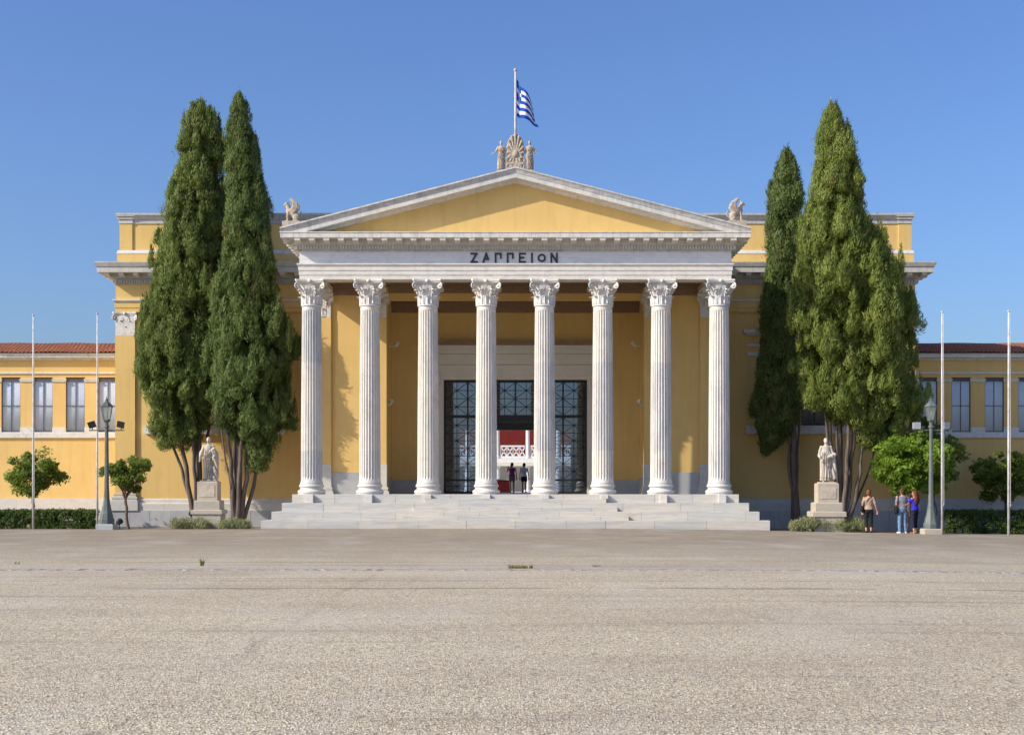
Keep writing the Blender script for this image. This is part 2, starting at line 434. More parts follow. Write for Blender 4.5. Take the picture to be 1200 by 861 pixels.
# --- column parts (shared meshes)
def base_mesh():
    pr = [(0.56, 0.0), (0.56, 0.02)]
    for k in range(9):
        a = -PI/2 + PI*k/8; pr.append((0.485 + 0.075*math.cos(a), 0.10 + 0.08*math.sin(a)))
    pr += [(0.49, 0.185), (0.465, 0.20), (0.452, 0.235), (0.46, 0.265), (0.475, 0.275)]
    for k in range(7):
        a = -PI/2 + PI*k/6; pr.append((0.455 + 0.05*math.cos(a), 0.335 + 0.055*math.sin(a)))
    pr += [(0.465, 0.395), (0.465, 0.425), (0.44, 0.45)]
    return MB().lathe(pr, 48).mesh('column_base')
def rad(z):
    t = (z - 0.45) / (7.55 - 0.45)
    return 0.432 - 0.047 * (t ** 1.6)
def drum_mesh(z0, z1):
    mb = MB(); zs = []
    n = 10
    zs = [z0 + (z1 - z0) * k / n for k in range(n + 1)]
    if z0 <= 0.46: zs = [0.45, 0.50, 0.58, 0.62, 0.66, 0.72] + [z for z in zs if z > 0.8]
    if z1 >= 7.54: zs = [z for z in zs if z < 7.2] + [7.26, 7.32, 7.36, 7.40, 7.46, 7.55]
    rg = []
    for z in zs:
        r = rad(z); d = 1.0
        if z < 0.72: d = max(0, (z - 0.58) / 0.14); d = math.sqrt(d)
        if z > 7.26: d = math.sqrt(max(0, (7.40 - z) / 0.14))
        if z < 0.58: r += 0.03 * ((0.58 - z) / 0.13) ** 2
        ring = []
        for i in range(24):
            for k in range(8):
                u = (k / 8.0); a = 2*PI*(i + u)/24
                w = (u - 0.12) / 0.88
                dep = 0.0
                if 0 < w < 1: dep = 0.046 * math.sqrt(max(0, 1 - (2*w - 1)**2))
                ring.append(((r - dep*d)*math.cos(a), (r - dep*d)*math.sin(a), z))
        rg.append(ring)
    mb.rings(rg)
    return mb.mesh('shaft_drum')

def leaf(mb, a, r0, z0, h, w, curl, rf):
    """acanthus leaf hugging the bell, tip curling out; lobed edges"""
    rowsn, colsn = 9, 7; rg = []
    for i in range(rowsn):
        t = i / (rowsn - 1)
        z = z0 + h * min(1.0, t * 1.22) if t < 0.82 else z0 + h - h * 0.10 * ((t - 0.82)/0.18) ** 1.5
        out = 0.02 + curl * max(0, (t - 0.5) / 0.5) ** 2
        ww = w * (0.75 + 0.45*math.sin(PI*min(1, t*1.05))) * (1.0 if t < 0.8 else 1 - 0.65*(t-0.8)/0.2)
        ww *= 1 + 0.16 * math.sin(t * 22)
        row = []
        for j in range(colsn):
            s = (j / (colsn - 1) - 0.5) * 2
            rr_ = rf(z) + out + 0.028 * (1 - abs(s)) + 0.014 * math.cos(s * 9) - 0.02*abs(s)
            th = a + s * ww / max(0.2, rr_)
            row.append((rr_*math.cos(th), rr_*math.sin(th), z))
        rg.append(row)
    mb.rings(rg, False, False, closed=False)
    inner = [[(p[0]*0.93, p[1]*0.93, p[2]-0.01) for p in r] for r in rg]
    mb.rings(inner[::-1], False, False, closed=False)
def capital_mesh():
    H = 1.06; mb = MB()
    bell = lambda z: 0.365 + 0.02*(z/0.9) + 0.10 * max(0, (z - 0.45)/0.5) ** 2
    mb.lathe([(0.385, 0.0), (0.42, 0.015), (0.43, 0.04), (0.42, 0.065), (0.385, 0.08)] + [(bell(z), z) for z in (0.1, 0.3, 0.5, 0.6, 0.7, 0.8, 0.9)] + [(0.50, 0.92)], 32)
    for k in range(8): leaf(mb, 2*PI*k/8, 0.37, 0.08, 0.34, 0.13, 0.13, bell)
    for k in range(8): leaf(mb, 2*PI*(k+0.5)/8, 0.37, 0.10, 0.60, 0.125, 0.17, bell)
    for k in range(4):     # corner volutes and the stalks below them
        a = PI/4 + k*PI/2; dx, dy = math.cos(a), math.sin(a)
        pts, rd = [], []
        for i in range(8):
            t = i/7; r = 0.40 + 0.33*t**1.6; z = 0.50 + 0.36*t
            pts.append((r*dx, r*dy, z)); rd.append((0.05, 0.028))
        mb.tube(pts, rd, 6)
        pts, rd = [], []
        for i in range(30):
            t = i/29; an = PI/2 - t*2*PI*1.9; q = 0.125*(1 - 0.82*t)
            r = 0.71 + q*math.cos(an); z = 0.795 + q*math.sin(an)
            pts.append((r*dx, r*dy, z)); rd.append(0.03 - 0.012*t)
        mb.tube(pts, rd, 6)
        mb.ball((0.71*dx, 0.71*dy, 0.795), 0.075, 0.07, 0.07, 8, 6)
    for k in range(4):     # inner spirals and the flower on each face
        a0 = k*PI/2
        ca, sa = math.cos(a0), math.sin(a0)
        for sd in (-1, 1):
            pts, rd = [], []
            for i in range(9):
                t = i/8; s = sd*(0.23 - 0.10*t); z = 0.50 + 0.24*t; r = 0.43 + 0.05*t
                pts.append((r*ca - s*sa, r*sa + s*ca, z)); rd.append(0.026)
            for i in range(20):
                t = i/19; an = PI/2 + t*2*PI*1.5; q = 0.075*(1 - 0.8*t)
                s = sd*(0.125 + q*math.cos(an)*-1); z = 0.74 + q*math.sin(an); r = 0.485
                pts.append((r*ca - s*sa, r*sa + s*ca, z)); rd.append(0.022)
            mb.tube(pts, rd, 5)
        mb.ball((0.55*ca, 0.55*sa, 0.985), 0.075 if abs(ca) < 0.5 else 0.06, 0.06 if abs(ca) < 0.5 else 0.075, 0.075, 8, 6)
    def ab(s, z):          # concave abacus ring
        rg = []
        for k in range(4):
            a0 = k*PI/2 - PI/4
            c0 = Vector((math.cos(a0), math.sin(a0))) * 0.86*s; c1 = Vector((math.cos(a0+PI/2), math.sin(a0+PI/2))) * 0.86*s
            mid = Vector((math.cos(a0+PI/4), math.sin(a0+PI/4)))
            for i in range(10):
                t = 0.06 + 0.88*i/9
                p = c0*(1-t) + c1*t - mid*0.10*math.sin(PI*t)
                rg.append((p.x, p.y, z))
        return rg
    mb.rings([ab(0.93, 0.915), ab(0.95, 0.95), ab(0.97, 0.975), ab(1.0, 0.985), ab(1.0, H)])
    return mb.mesh('capital')
ME_BASE, ME_CAP = base_mesh(), capital_mesh()
CUTS = [(0.45, 1.75), (1.75, 5.30), (5.30, 7.55)]
ME_DRUM = [drum_mesh(a, b) for a, b in CUTS]
def shade(me, ang=40):
    me.polygons.foreach_set('use_smooth', [True]*len(me.polygons)); me.set_sharp_from_angle(angle=R(ang))
shade(ME_BASE); shade(ME_CAP, 50)
for m_ in ME_DRUM: shade(m_, 28)
for i, x in enumerate(AX):
    c = empty('column', (x, 0, FLOOR), BLD, rz=0.0)
    put('column_base', ME_BASE, M['marble'], c)
    for k in range(3): put('shaft_drum', ME_DRUM[k], M['marble_shaft'], c, rz=0.0)
    put('capital', ME_CAP, M['marble_carved'], c, loc=(0, 0, 7.55))

# --- stairs: four courses of marble blocks, half steps in the middle
ST = empty('stairs', (0, 0, 0), BLD)
rr = random.Random(11)
def course(name, x0, x1, y0, y1, z0, z1, mean, mat, parent, gap=0.004):
    xs = [x0]
    while xs[-1] < x1 - mean*1.4: xs.append(xs[-1] + mean*rr.uniform(0.7, 1.3))
    xs.append(x1)
    for a, b in zip(xs[:-1], xs[1:]):
        j = rr.uniform(-0.004, 0.004)
        chamfer_box(name, a + gap, b - gap, y0 + j, y1, z0, z1 - 0.0015 - abs(j)*0.4, mat, parent)
def chamfer_box(name, x0, x1, y0, y1, z0, z1, mat, parent, c=0.012):
    # worn front edge
    ring = lambda x: [(x, y0, z0), (x, y0, z1-c), (x, y0+c, z1), (x, y1, z1), (x, y1, z0)]
    mb = MB(); mb.rings([ring(x0), ring(x1)])
    mb.f = [f[::-1] for f in mb.f]
    return mb.build(name, mat, parent)
for k in range(4):
    w = 8.93 + 0.35*(3 - k); yf = -0.60 - 0.35*(3 - k); z1 = 0.34*(k+1); z0 = 0.34*k - (0.35 if k == 0 else 0)
    yback = yf + (0.62 if k < 3 else 1.0)
    course('stair_block', -w, w, yf, yback, z0 + (0.002 if k else 0), z1, 1.9, M['marble_step'], ST)
    # returns along the flanks
    for sx in (-1, 1):
        a, b = (sx*w, sx*(w - 0.62)) if sx < 0 else (w - 0.62, w)
        MB().box(min(a, b) + 0.002, max(a, b) - 0.002, yback + 0.004, 3.2, z0, z1 - 0.003).build('stair_block', M['marble_step'], ST)
for k in range(3):       # half steps in the middle
    w = 3.60 + 0.42*(2 - k); yf = -0.60 - 0.35*(3 - k) + 0.175
    course('half_step_block', -w, w + 0.02, yf, yf + 0.171, 0.34*(k+1) + 0.001, 0.34*(k+1) + 0.17, 1.7, M['marble_step'], ST)
w0 = 3.58
course('half_step_block', -w0, w0, -0.775, -0.606, 1.021, 1.19, 1.7, M['marble_step'], ST)
for i, x in enumerate(AX):
    chamfer_box('marble_stub', x - 0.12, x + 0.165, -0.775 if abs(x) < 4 else -0.76, -0.604, 1.024 if abs(x) > 3.7 else 1.192, 1.352, M['marble'], ST)
# paved portico floor
box_part('portico_floor', M['marble_step'], BLD, -8.30, 8.30, 0.402, 6.49, 0.9, FLOOR - 0.004)
box_part('vestibule_floor', M['floor_in'], BLD, -6.5, 6.5, 6.7, 17.6, 0.9, FLOOR - 0.002)

# --- entablature of the portico: profile (outward offset, z), mitred round the corners
ENT = empty('portico_entablature', (0, 0, 0), BLD)
YF = -HD
def ring_x(prof, x, mit=0):
    return [(x + mit*o, YF - o, z) for o, z in prof]
def front_run(name, prof, cuts, mat, parent, hw=HW, gap=0.002, smooth=False):
    for i, (a, b) in enumerate(zip(cuts[:-1], cuts[1:])):
        r0 = ring_x(prof, a + (0 if i == 0 else gap), -1 if i == 0 else 0)
        r1 = ring_x(prof, b - (0 if i == len(cuts)-2 else gap), 1 if i == len(cuts)-2 else 0)
        MB().rings([r0, r1]).build(name, mat, parent)
def flank_run(name, prof, y0, y1, mat, parent, hw, yf):
    for sx in (-1, 1):
        r0 = [(sx*(hw + o), yf - o, z) for o, z in prof]; r1 = [(sx*(hw + o), y1, z) for o, z in prof]
        mb = MB(); mb.rings([r0, r1])
        if sx < 0: mb.f = [f[::-1] for f in mb.f]
        mb.build(name, mat, parent)
ARCH = [(-0.86, CT), (0.0, CT), (0.0, 10.14), (0.022, 10.145), (0.022, 10.32), (0.044, 10.325), (0.044, 10.47), (0.06, 10.49), (0.10, 10.55), (0.10, 10.60), (-0.86, 10.60)]
FRZ = [(-0.86, 10.603), (0.0, 10.603), (0.0, 11.08), (-0.86, 11.08)]
BED = [(-0.86, 11.083), (0.03, 11.083), (0.06, 11.12), (0.09, 11.125), (0.09, 11.135), (-0.86, 11.135)]
DEN = [(-0.86, 11.138), (0.08, 11.138), (0.08, 11.30), (0.16, 11.31), (0.20, 11.36), (-0.86, 11.36)]
COR = [(-0.86, 11.363), (0.205, 11.363), (0.205, 11.53), (0.66, 11.53), (0.66, 11.70), (0.685, 11.72), (0.685, 11.76), (-0.86, 11.78)]
jx = [-HW] + AX[1:-1] + [HW]
front_run('architrave_block', ARCH, jx, M['marble'], ENT)
front_run('frieze_slab', FRZ, [-HW, -7.4, -5.0, -2.6, -0.1, 2.35, 4.8, 7.3, HW], M['marble_frieze'], ENT)
front_run('bed_moulding', BED, [-HW, HW], M['marble_grey'], ENT)
front_run('dentil_course', DEN, [-HW, HW], M['marble_cornice'], ENT)
front_run('cornice_block', COR, [-HW] + [(-7 + 2*k) * 1.15 for k in range(8)] + [HW], M['marble_cornice'], ENT)
for nm, pr, mt in (('architrave_block', ARCH, 'marble'), ('frieze_slab', FRZ, 'marble_frieze'), ('bed_moulding', BED, 'marble_grey'), ('dentil_course', DEN, 'marble_grey'), ('cornice_block', COR, 'marble_cornice')):
    flank_run(nm, pr, None, YB - 0.01, M[mt], ENT, HW, YF)
mb = MB()
for k in range(-75, 76):
    x = k * 0.1165
    mb.box(x - 0.032, x + 0.032, YF - 0.185, YF - 0.0795, 11.15, 11.295)
for sx in (-1, 1):
    for k in range(60):
        y = YF - 0.1 + 0.1165*k
        mb.box(*sorted((sx*(HW + 0.0795), sx*(HW + 0.165))), y - 0.034, y + 0.034, 11.15, 11.285)
mb.build('dentil_row', M['marble_cornice'], ENT, kind='stuff')
def modillion_mesh():
    mb = MB(); pr = []
    for y, z in ((0, 0), (0, -0.155), (-0.10, -0.16), (-0.20, -0.145), (-0.28, -0.12), (-0.37, -0.12), (-0.425, -0.11), (-0.43, -0.03), (-0.435, 0)):
        pr.append((y, z))
    ring = lambda x, d: [(x, y, z + (d if z < -0.02 else 0)) for y, z in pr]
    mb.rings([ring(-0.115, 0.012), ring(-0.10, 0), ring(-0.03, 0), ring(0.0, 0.012), ring(0.03, 0), ring(0.10, 0), ring(0.115, 0.012)])
    mb.box(-0.13, 0.13, -0.44, 0.01, -0.03, -0.0005)
    return mb.mesh('modillion')
ME_MOD = modillion_mesh()
for k in range(-15, 16):
    put('modillion', ME_MOD, M['marble_cornice'], ENT, loc=(k*0.577, YF - 0.2055, 11.5285))
for sx in (-1, 1):
    for k in range(12):
        put('modillion', ME_MOD, M['marble_cornice'], ENT, loc=(sx*(HW + 0.2055), YF + 0.15 + 0.577*k, 11.5285), rz=sx*PI/2)

# --- pediment
PED = empty('pediment', (0, 0, 0), BLD)
WR, ZR0, ZR1 = 9.33, 11.93, 14.33
SL = (ZR1 - ZR0) / WR
# raking cornice section measured down from the top line: (y, dz)
RAK_SIMA = [(-1.13, 0.0), (-1.14, -0.06), (-1.10, -0.10), (-1.075, -0.17), (-1.06, -0.235), (-0.45, -0.235), (-0.45, 0.0)]
RAK_COR = [(-1.045, -0.237), (-1.045, -0.41), (-0.98, -0.43), (-0.72, -0.445), (-0.66, -0.53), (-0.44, -0.545), (-0.44, -0.237)]
def rake(name, pr, mat, n, xe):
    for sx in (-1, 1):
        for i in range(n):
            xa, xb = xe*i/n, xe*(i+1)/n
            def ring(x, g): return [(sx*(x+g), y, ZR1 - SL*x + dz) for y, dz in pr]
            mb = MB(); mb.rings([ring(xa, 0.002 if i else 0.0), ring(xb, -0.002 if i < n-1 else 0)])
            if sx < 0: mb.f = [f[::-1] for f in mb.f]
            mb.build(name, mat, PED)
rake('sima_block', RAK_SIMA, M['marble_grey'], 6, WR)
rake('raking_cornice_block', RAK_COR, M['marble_cornice'], 6, WR - 0.06)
TZ = 11.75
wt = (ZR1 - 0.5 - TZ) / SL
mb = MB(); ty = -0.52
mb.rings([[(-wt, ty, TZ), (wt, ty, TZ), (0, ty, ZR1 - 0.5)], [(-wt, ty + 0.25, TZ), (wt, ty + 0.25, TZ), (0, ty + 0.25, ZR1 - 0.5)]])
mb.build('tympanum', M['yellow'], PED)
mb = MB()
rf = lambda y: [(-WR, y, ZR0 - 0.20), (WR, y, ZR0 - 0.20), (WR, y, ZR0 - 0.03), (0, y, ZR1 - 0.03), (-WR, y, ZR0 - 0.03)]
mb.rings([rf(-0.452), rf(8.5)])
mb.build('portico_roof', M['lead'], PED)

# --- portico walls, antae, ceiling
PW = empty('portico_walls', (0, 0, 0), BLD)
AY = 3.33        # wall between the antae
RY = 6.5         # back wall of the recess
for sx in (-1, 1):
    a, b = sorted((sx*8.62, sx*5.60))
    box_part('wall', M['yellow'], PW, a, b, AY, YB + 0.3, FLOOR - 0.4, 10.4)
    a, b = sorted((sx*8.06, sx*6.05))
    box_part('dado', M['stone_grey'], PW, a, b, AY - 0.03, AY + 0.02, FLOOR - 0.01, MZ(553.5, AY))
    for ax, hw_ in ((8.255, 0.365), (5.88, 0.365)):
        x = sx*ax
        box_part('anta', M['yellow'], PW, x - hw_, x + hw_, AY - 0.13, AY + 0.4 if ax > 6 else AY + 0.6, FLOOR + 1.28, CT - 1.06)
        box_part('anta_foot', M['stone_white'], PW, x - hw_ - 0.012, x + hw_ + 0.012, AY - 0.142, AY + 0.3, FLOOR + 0.35, FLOOR + 1.278)
        mb = MB()
        for e, z0, z1 in ((0.11, 0, 0.12), (0.06, 0.12, 0.2), (0.08, 0.2, 0.28), (0.03, 0.28, 0.348)):
            mb.box(x - hw_ - e, x + hw_ + e, AY - 0.13 - e, AY + 0.2, FLOOR - 0.003 + z0, FLOOR + z1)
        mb.build('anta_base', M['stone_white'], PW)
        o = put('anta_capital', ME_CAP, M['marble_carved'], PW, loc=(x, AY + 0.08, CT - 1.06)); o.scale = (0.84, 0.55, 0.96)
        box_part('anta_capital_core', M['marble_carved'], PW, x - hw_ + 0.01, x + hw_ - 0.01, AY - 0.12, AY + 0.3, CT - 1.058, CT - 0.05)
        box_part('wall_beam', M['yellow'], PW, x - 0.45, x + 0.45, AY - 0.2, AY + 0.35, CT - 0.045, 10.42)
    # recess side wall dado
    a, b = sorted((sx*5.60, sx*5.575))
    box_part('dado', M['stone_grey'], PW, a, b, AY + 0.62, RY, FLOOR - 0.01, FLOOR + 0.72)
    # back wall beside the door
    a, b = sorted((sx*5.62, sx*3.52))
    box_part('wall', M['yellow'], PW, a, b, RY, RY + 0.55, FLOOR - 0.3, 8.05)
    box_part('dado', M['stone_grey'], PW, a + 0.06, b - 0.01, RY - 0.025, RY + 0.02, FLOOR - 0.01, MZ(562, RY))
box_part('wall', M['yellow'], PW, -5.62, 5.62, RY + 0.002, RY + 0.55, 8.055, 10.40)
# beam across the recess on the anta line, wall head mouldings
box_part('cross_beam', M['yellow'], PW, -5.42, 5.42, AY - 0.12, AY + 0.30, 9.66, 10.42)
mb = MB()
mb.box(-5.41, 5.41, AY - 0.22, AY - 0.121, 9.93, 10.41); mb.box(-5.41, 5.41, AY - 0.30, AY - 0.2205, 10.05, 10.40)
for sx in (-1, 1):
    a, b = sorted((sx*7.79, sx*6.34))
    mb.box(a, b, AY - 0.09, AY - 0.001, 9.86, 10.41); mb.box(a, b, AY - 0.17, AY - 0.0905, 10.0, 10.40)
mb.box(-5.59, 5.59, RY - 0.12, RY - 0.001, 9.52, 10.40); mb.box(-5.585, 5.585, RY - 0.24, RY - 0.1205, 9.72, 10.39)
mb.box(-5.58, 5.58, RY - 0.36, RY - 0.2405, 9.92, 10.38)
mb.build('wall_head_moulding', M['brown'], PW)
CE = empty('portico_ceiling', (0, 0, 0), BLD)
box_part('ceiling', M['brown'], CE, -8.3, 8.3, -0.1, YB, 10.43, 10.58)
for i, x in enumerate(AX):
    box_part('ceiling_beam', M['yellow'], CE, x - 0.33, x + 0.33, HD + 0.002, AY - 0.205 if abs(x) > 5 else AY - 0.305, 10.03, 10.429)
for i in range(7):
    a, b = AX[i] + 0.332, AX[i+1] - 0.332
    mb = MB()
    for e, z in ((0.0, 10.16), (0.13, 10.26), (0.26, 10.35)):
        y0, y1 = HD + 0.003 + e, AY - 0.31 - e
        t = 0.13
        mb.box(a + e, b - e, y0, y0 + t, z, 10.428); mb.box(a + e, b - e, y1 - t, y1, z, 10.428)
        mb.box(a + e, a + e + t, y0 + t, y1 - t, z, 10.428); mb.box(b - e - t, b - e, y0 + t, y1 - t, z, 10.428)
    mb.build('coffer', M['brown'], CE)

# --- the great door: surround, three glazed bays with a lattice of bars, open leaf in the middle
DR = empty('doorway', (0, 0, 0), BLD)
DX, DZ = 3.24, 6.50
ds = empty('door_surround', (0, 0, 0), DR)
def dpart(x0, x1, y0, y1, z0, z1): return box_part('surround_block', M['cream'], DR, x0, x1, y0, y1, z0, z1)
for sx in (-1, 1):
    a, b = sorted((sx*DX, sx*3.52)); dpart(a, b, RY - 0.10, RY + 0.35, FLOOR - 0.01, 6.68)
    a, b = sorted((sx*3.56, sx*3.40)); dpart(a, b, RY - 0.28, RY - 0.102, 6.30, 6.70)
dpart(-DX + 0.002, DX - 0.002, RY - 0.098, RY + 0.35, DZ, 6.68)
dpart(-3.54, 3.54, RY - 0.14, RY + 0.3, 6.682, 7.16)
dpart(-3.54, 3.54, RY - 0.22, RY + 0.3, 7.175, 7.62)
dpart(-3.57, 3.57, RY - 0.30, RY + 0.3, 7.635, 8.03)
box_part('surround_shadow_strip', M['brown'], DR, -3.7, 3.7, RY - 0.42, RY + 0.3, 8.032, 8.22)  # brown colour stands in for the cornice's shadow above the door surround
bpy.data.objects.remove(ds)
GY = RY + 0.20
def bay(x0, x1, mid):
    b = empty('door_bay', (0, 0, 0), DR)
    fr, gr = MB(), MB()
    F0 = FLOOR
    def bar(mb, xa, za, xb, zb, w, y=GY, d=0.03):
        p, q = Vector((xa, 0, za)), Vector((xb, 0, zb)); u = (q - p).normalized(); n = Vector((-u.z, 0, u.x)) * w/2
        mb.rings([[(a.x, y - d, a.z) for a in (p - n, p + n, q + n, q - n)], [(a.x, y + d, a.z) for a in (p - n, p + n, q + n, q - n)]])
    T = 4.86; lo = 1.98; cx = (x0 + x1)/2
    fr.box(x0, x0 + 0.10, GY - 0.07, GY + 0.07, F0, DZ - 0.001); fr.box(x1 - 0.10, x1, GY - 0.07, GY + 0.07, F0, DZ - 0.001)
    fr.box(x0 + 0.1, x1 - 0.1, GY - 0.06, GY + 0.06, DZ - 0.10, DZ - 0.002)
    fr.box(x0 + 0.1, x1 - 0.1, GY - 0.065, GY + 0.065, T - 0.06, T + 0.06)
    def cells(xa, xb, za, zb, nz):
        for c in range(2):
            ca, cb = xa + (xb - xa)*c/2, xa + (xb - xa)*(c + 1)/2
            put_pane(ca + 0.02, cb - 0.02, za, zb, b)
            for k in range(nz):
                u, v = za + (zb - za)*k/nz, za + (zb - za)*(k + 1)/nz
                mx_, mz = (ca + cb)/2, (u + v)/2
                bar(gr, ca, u, cb, v, 0.024, GY - 0.001); bar(gr, ca, v, cb, u, 0.024, GY + 0.001)
                bar(gr, ca, mz, cb, mz, 0.024, GY + 0.002); bar(gr, mx_, u, mx_, v, 0.024, GY - 0.002)
                bar(gr, ca, v, cb, v, 0.022, GY + 0.0005)
                gr.lathe([(0.055, -0.04), (0.055, 0.04)], 8, (0, 0, 0))
                n = len(gr.v) - 16
                for q in range(n, n + 16):
                    a_, b_, c_ = gr.v[q]; gr.v[q] = (mx_ + a_, GY + c_, mz + b_)
    xa, xb = x0 + 0.1, x1 - 0.1
    cells(xa, xb, T + 0.06, DZ - 0.1, 2)
    fr.box(cx - 0.035, cx + 0.035, GY - 0.05, GY + 0.05, T + 0.061, DZ - 0.101)
    if not mid:
        cells(xa, xb, lo + 0.04, T - 0.06, 4)
        cells(xa, xb, F0 + 0.1, lo - 0.04, 1)
        fr.box(xa, xb, GY - 0.055, GY + 0.055, lo - 0.04, lo + 0.04); fr.box(xa, xb, GY - 0.055, GY + 0.055, F0, F0 + 0.1)
        fr.box(cx - 0.035, cx + 0.035, GY - 0.05, GY + 0.05, F0 + 0.101, T - 0.061)
    fr.build('door_frame', M['dark_metal'], b); gr.build('door_lattice', M['dark_metal'], b)
def put_pane(x0, x1, z0, z1, parent):
    box_part('pane', M['door_glass'], parent, x0, x1, GY + 0.034, GY + 0.040, z0, z1)
third = 2*DX/3
bay(-DX + 0.001, -DX + third - 0.002, False)
bay(-DX + third, DX - third, True)
bay(DX - third + 0.002, DX - 0.001, False)
for sx in (-1, 1):     # the two open middle leaves, folded inwards
    x = sx*(third/2 - 0.13)
    box_part('open_door_leaf', M['dark_metal'], DR, x - 0.035, x + 0.035, GY + 0.09, GY + 0.95, FLOOR + 0.01, 4.78)
box_part('door_lintel', M['dark_metal'], DR, -third/2 + 0.1, third/2 - 0.1, GY - 0.04, GY + 0.3, 4.60, 4.798)
for sx in (-1, 1):     # wall spotlights in the recess
    for (x, y, z) in ((sx*5.35, RY - 1.1, MZ(404, 5.4)), (sx*5.5, AY + 0.75, MZ(472, 4.1))):
        mb = MB()
        d = Vector((-sx*0.5, -0.5, 0.45)).normalized()
        p = Vector((x - sx*0.06, y, z))
        mb.tube([p - d*0.16, p - d*0.10, p + d*0.14, p + d*0.16], [0.05, 0.075, 0.085, 0.09], 12)
        mb.tube([(sx*5.599, y, z - 0.05), (x - sx*0.02, y, z - 0.06)], 0.022, 6)
        mb.build('wall_spotlight', M['white_paint'], BLD, 40)

# --- vestibule behind the door
VE = empty('vestibule', (0, 0, 0), BLD)
for sx in (-1, 1):
    a, b = sorted((sx*6.0, sx*6.3)); box_part('wall', M['inner'], VE, a, b, 7.10, 17.0, FLOOR - 0.2, 9.3)
    a, b = sorted((sx*2.95, sx*6.3)); box_part('wall', M['inner'], VE, a, b, 17.0, 17.5, FLOOR - 0.2, 9.3)
    a, b = sorted((sx*3.3, sx*6.0)); box_part('wall', M['inner'], VE, a, b, 7.06, 7.095, FLOOR - 0.2, 9.3)
box_part('lintel', M['inner'], VE, -2.949, 2.949, 17.0, 17.5, 4.68, 9.3)
box_part('ceiling', M['inner'], VE, -6.3, 6.3, 7.06, 17.5, 9.302, 9.6)
box_part('inner_beam', M['cream'], VE, -2.94, 2.94, 16.9, 16.999, 4.68, 5.1)

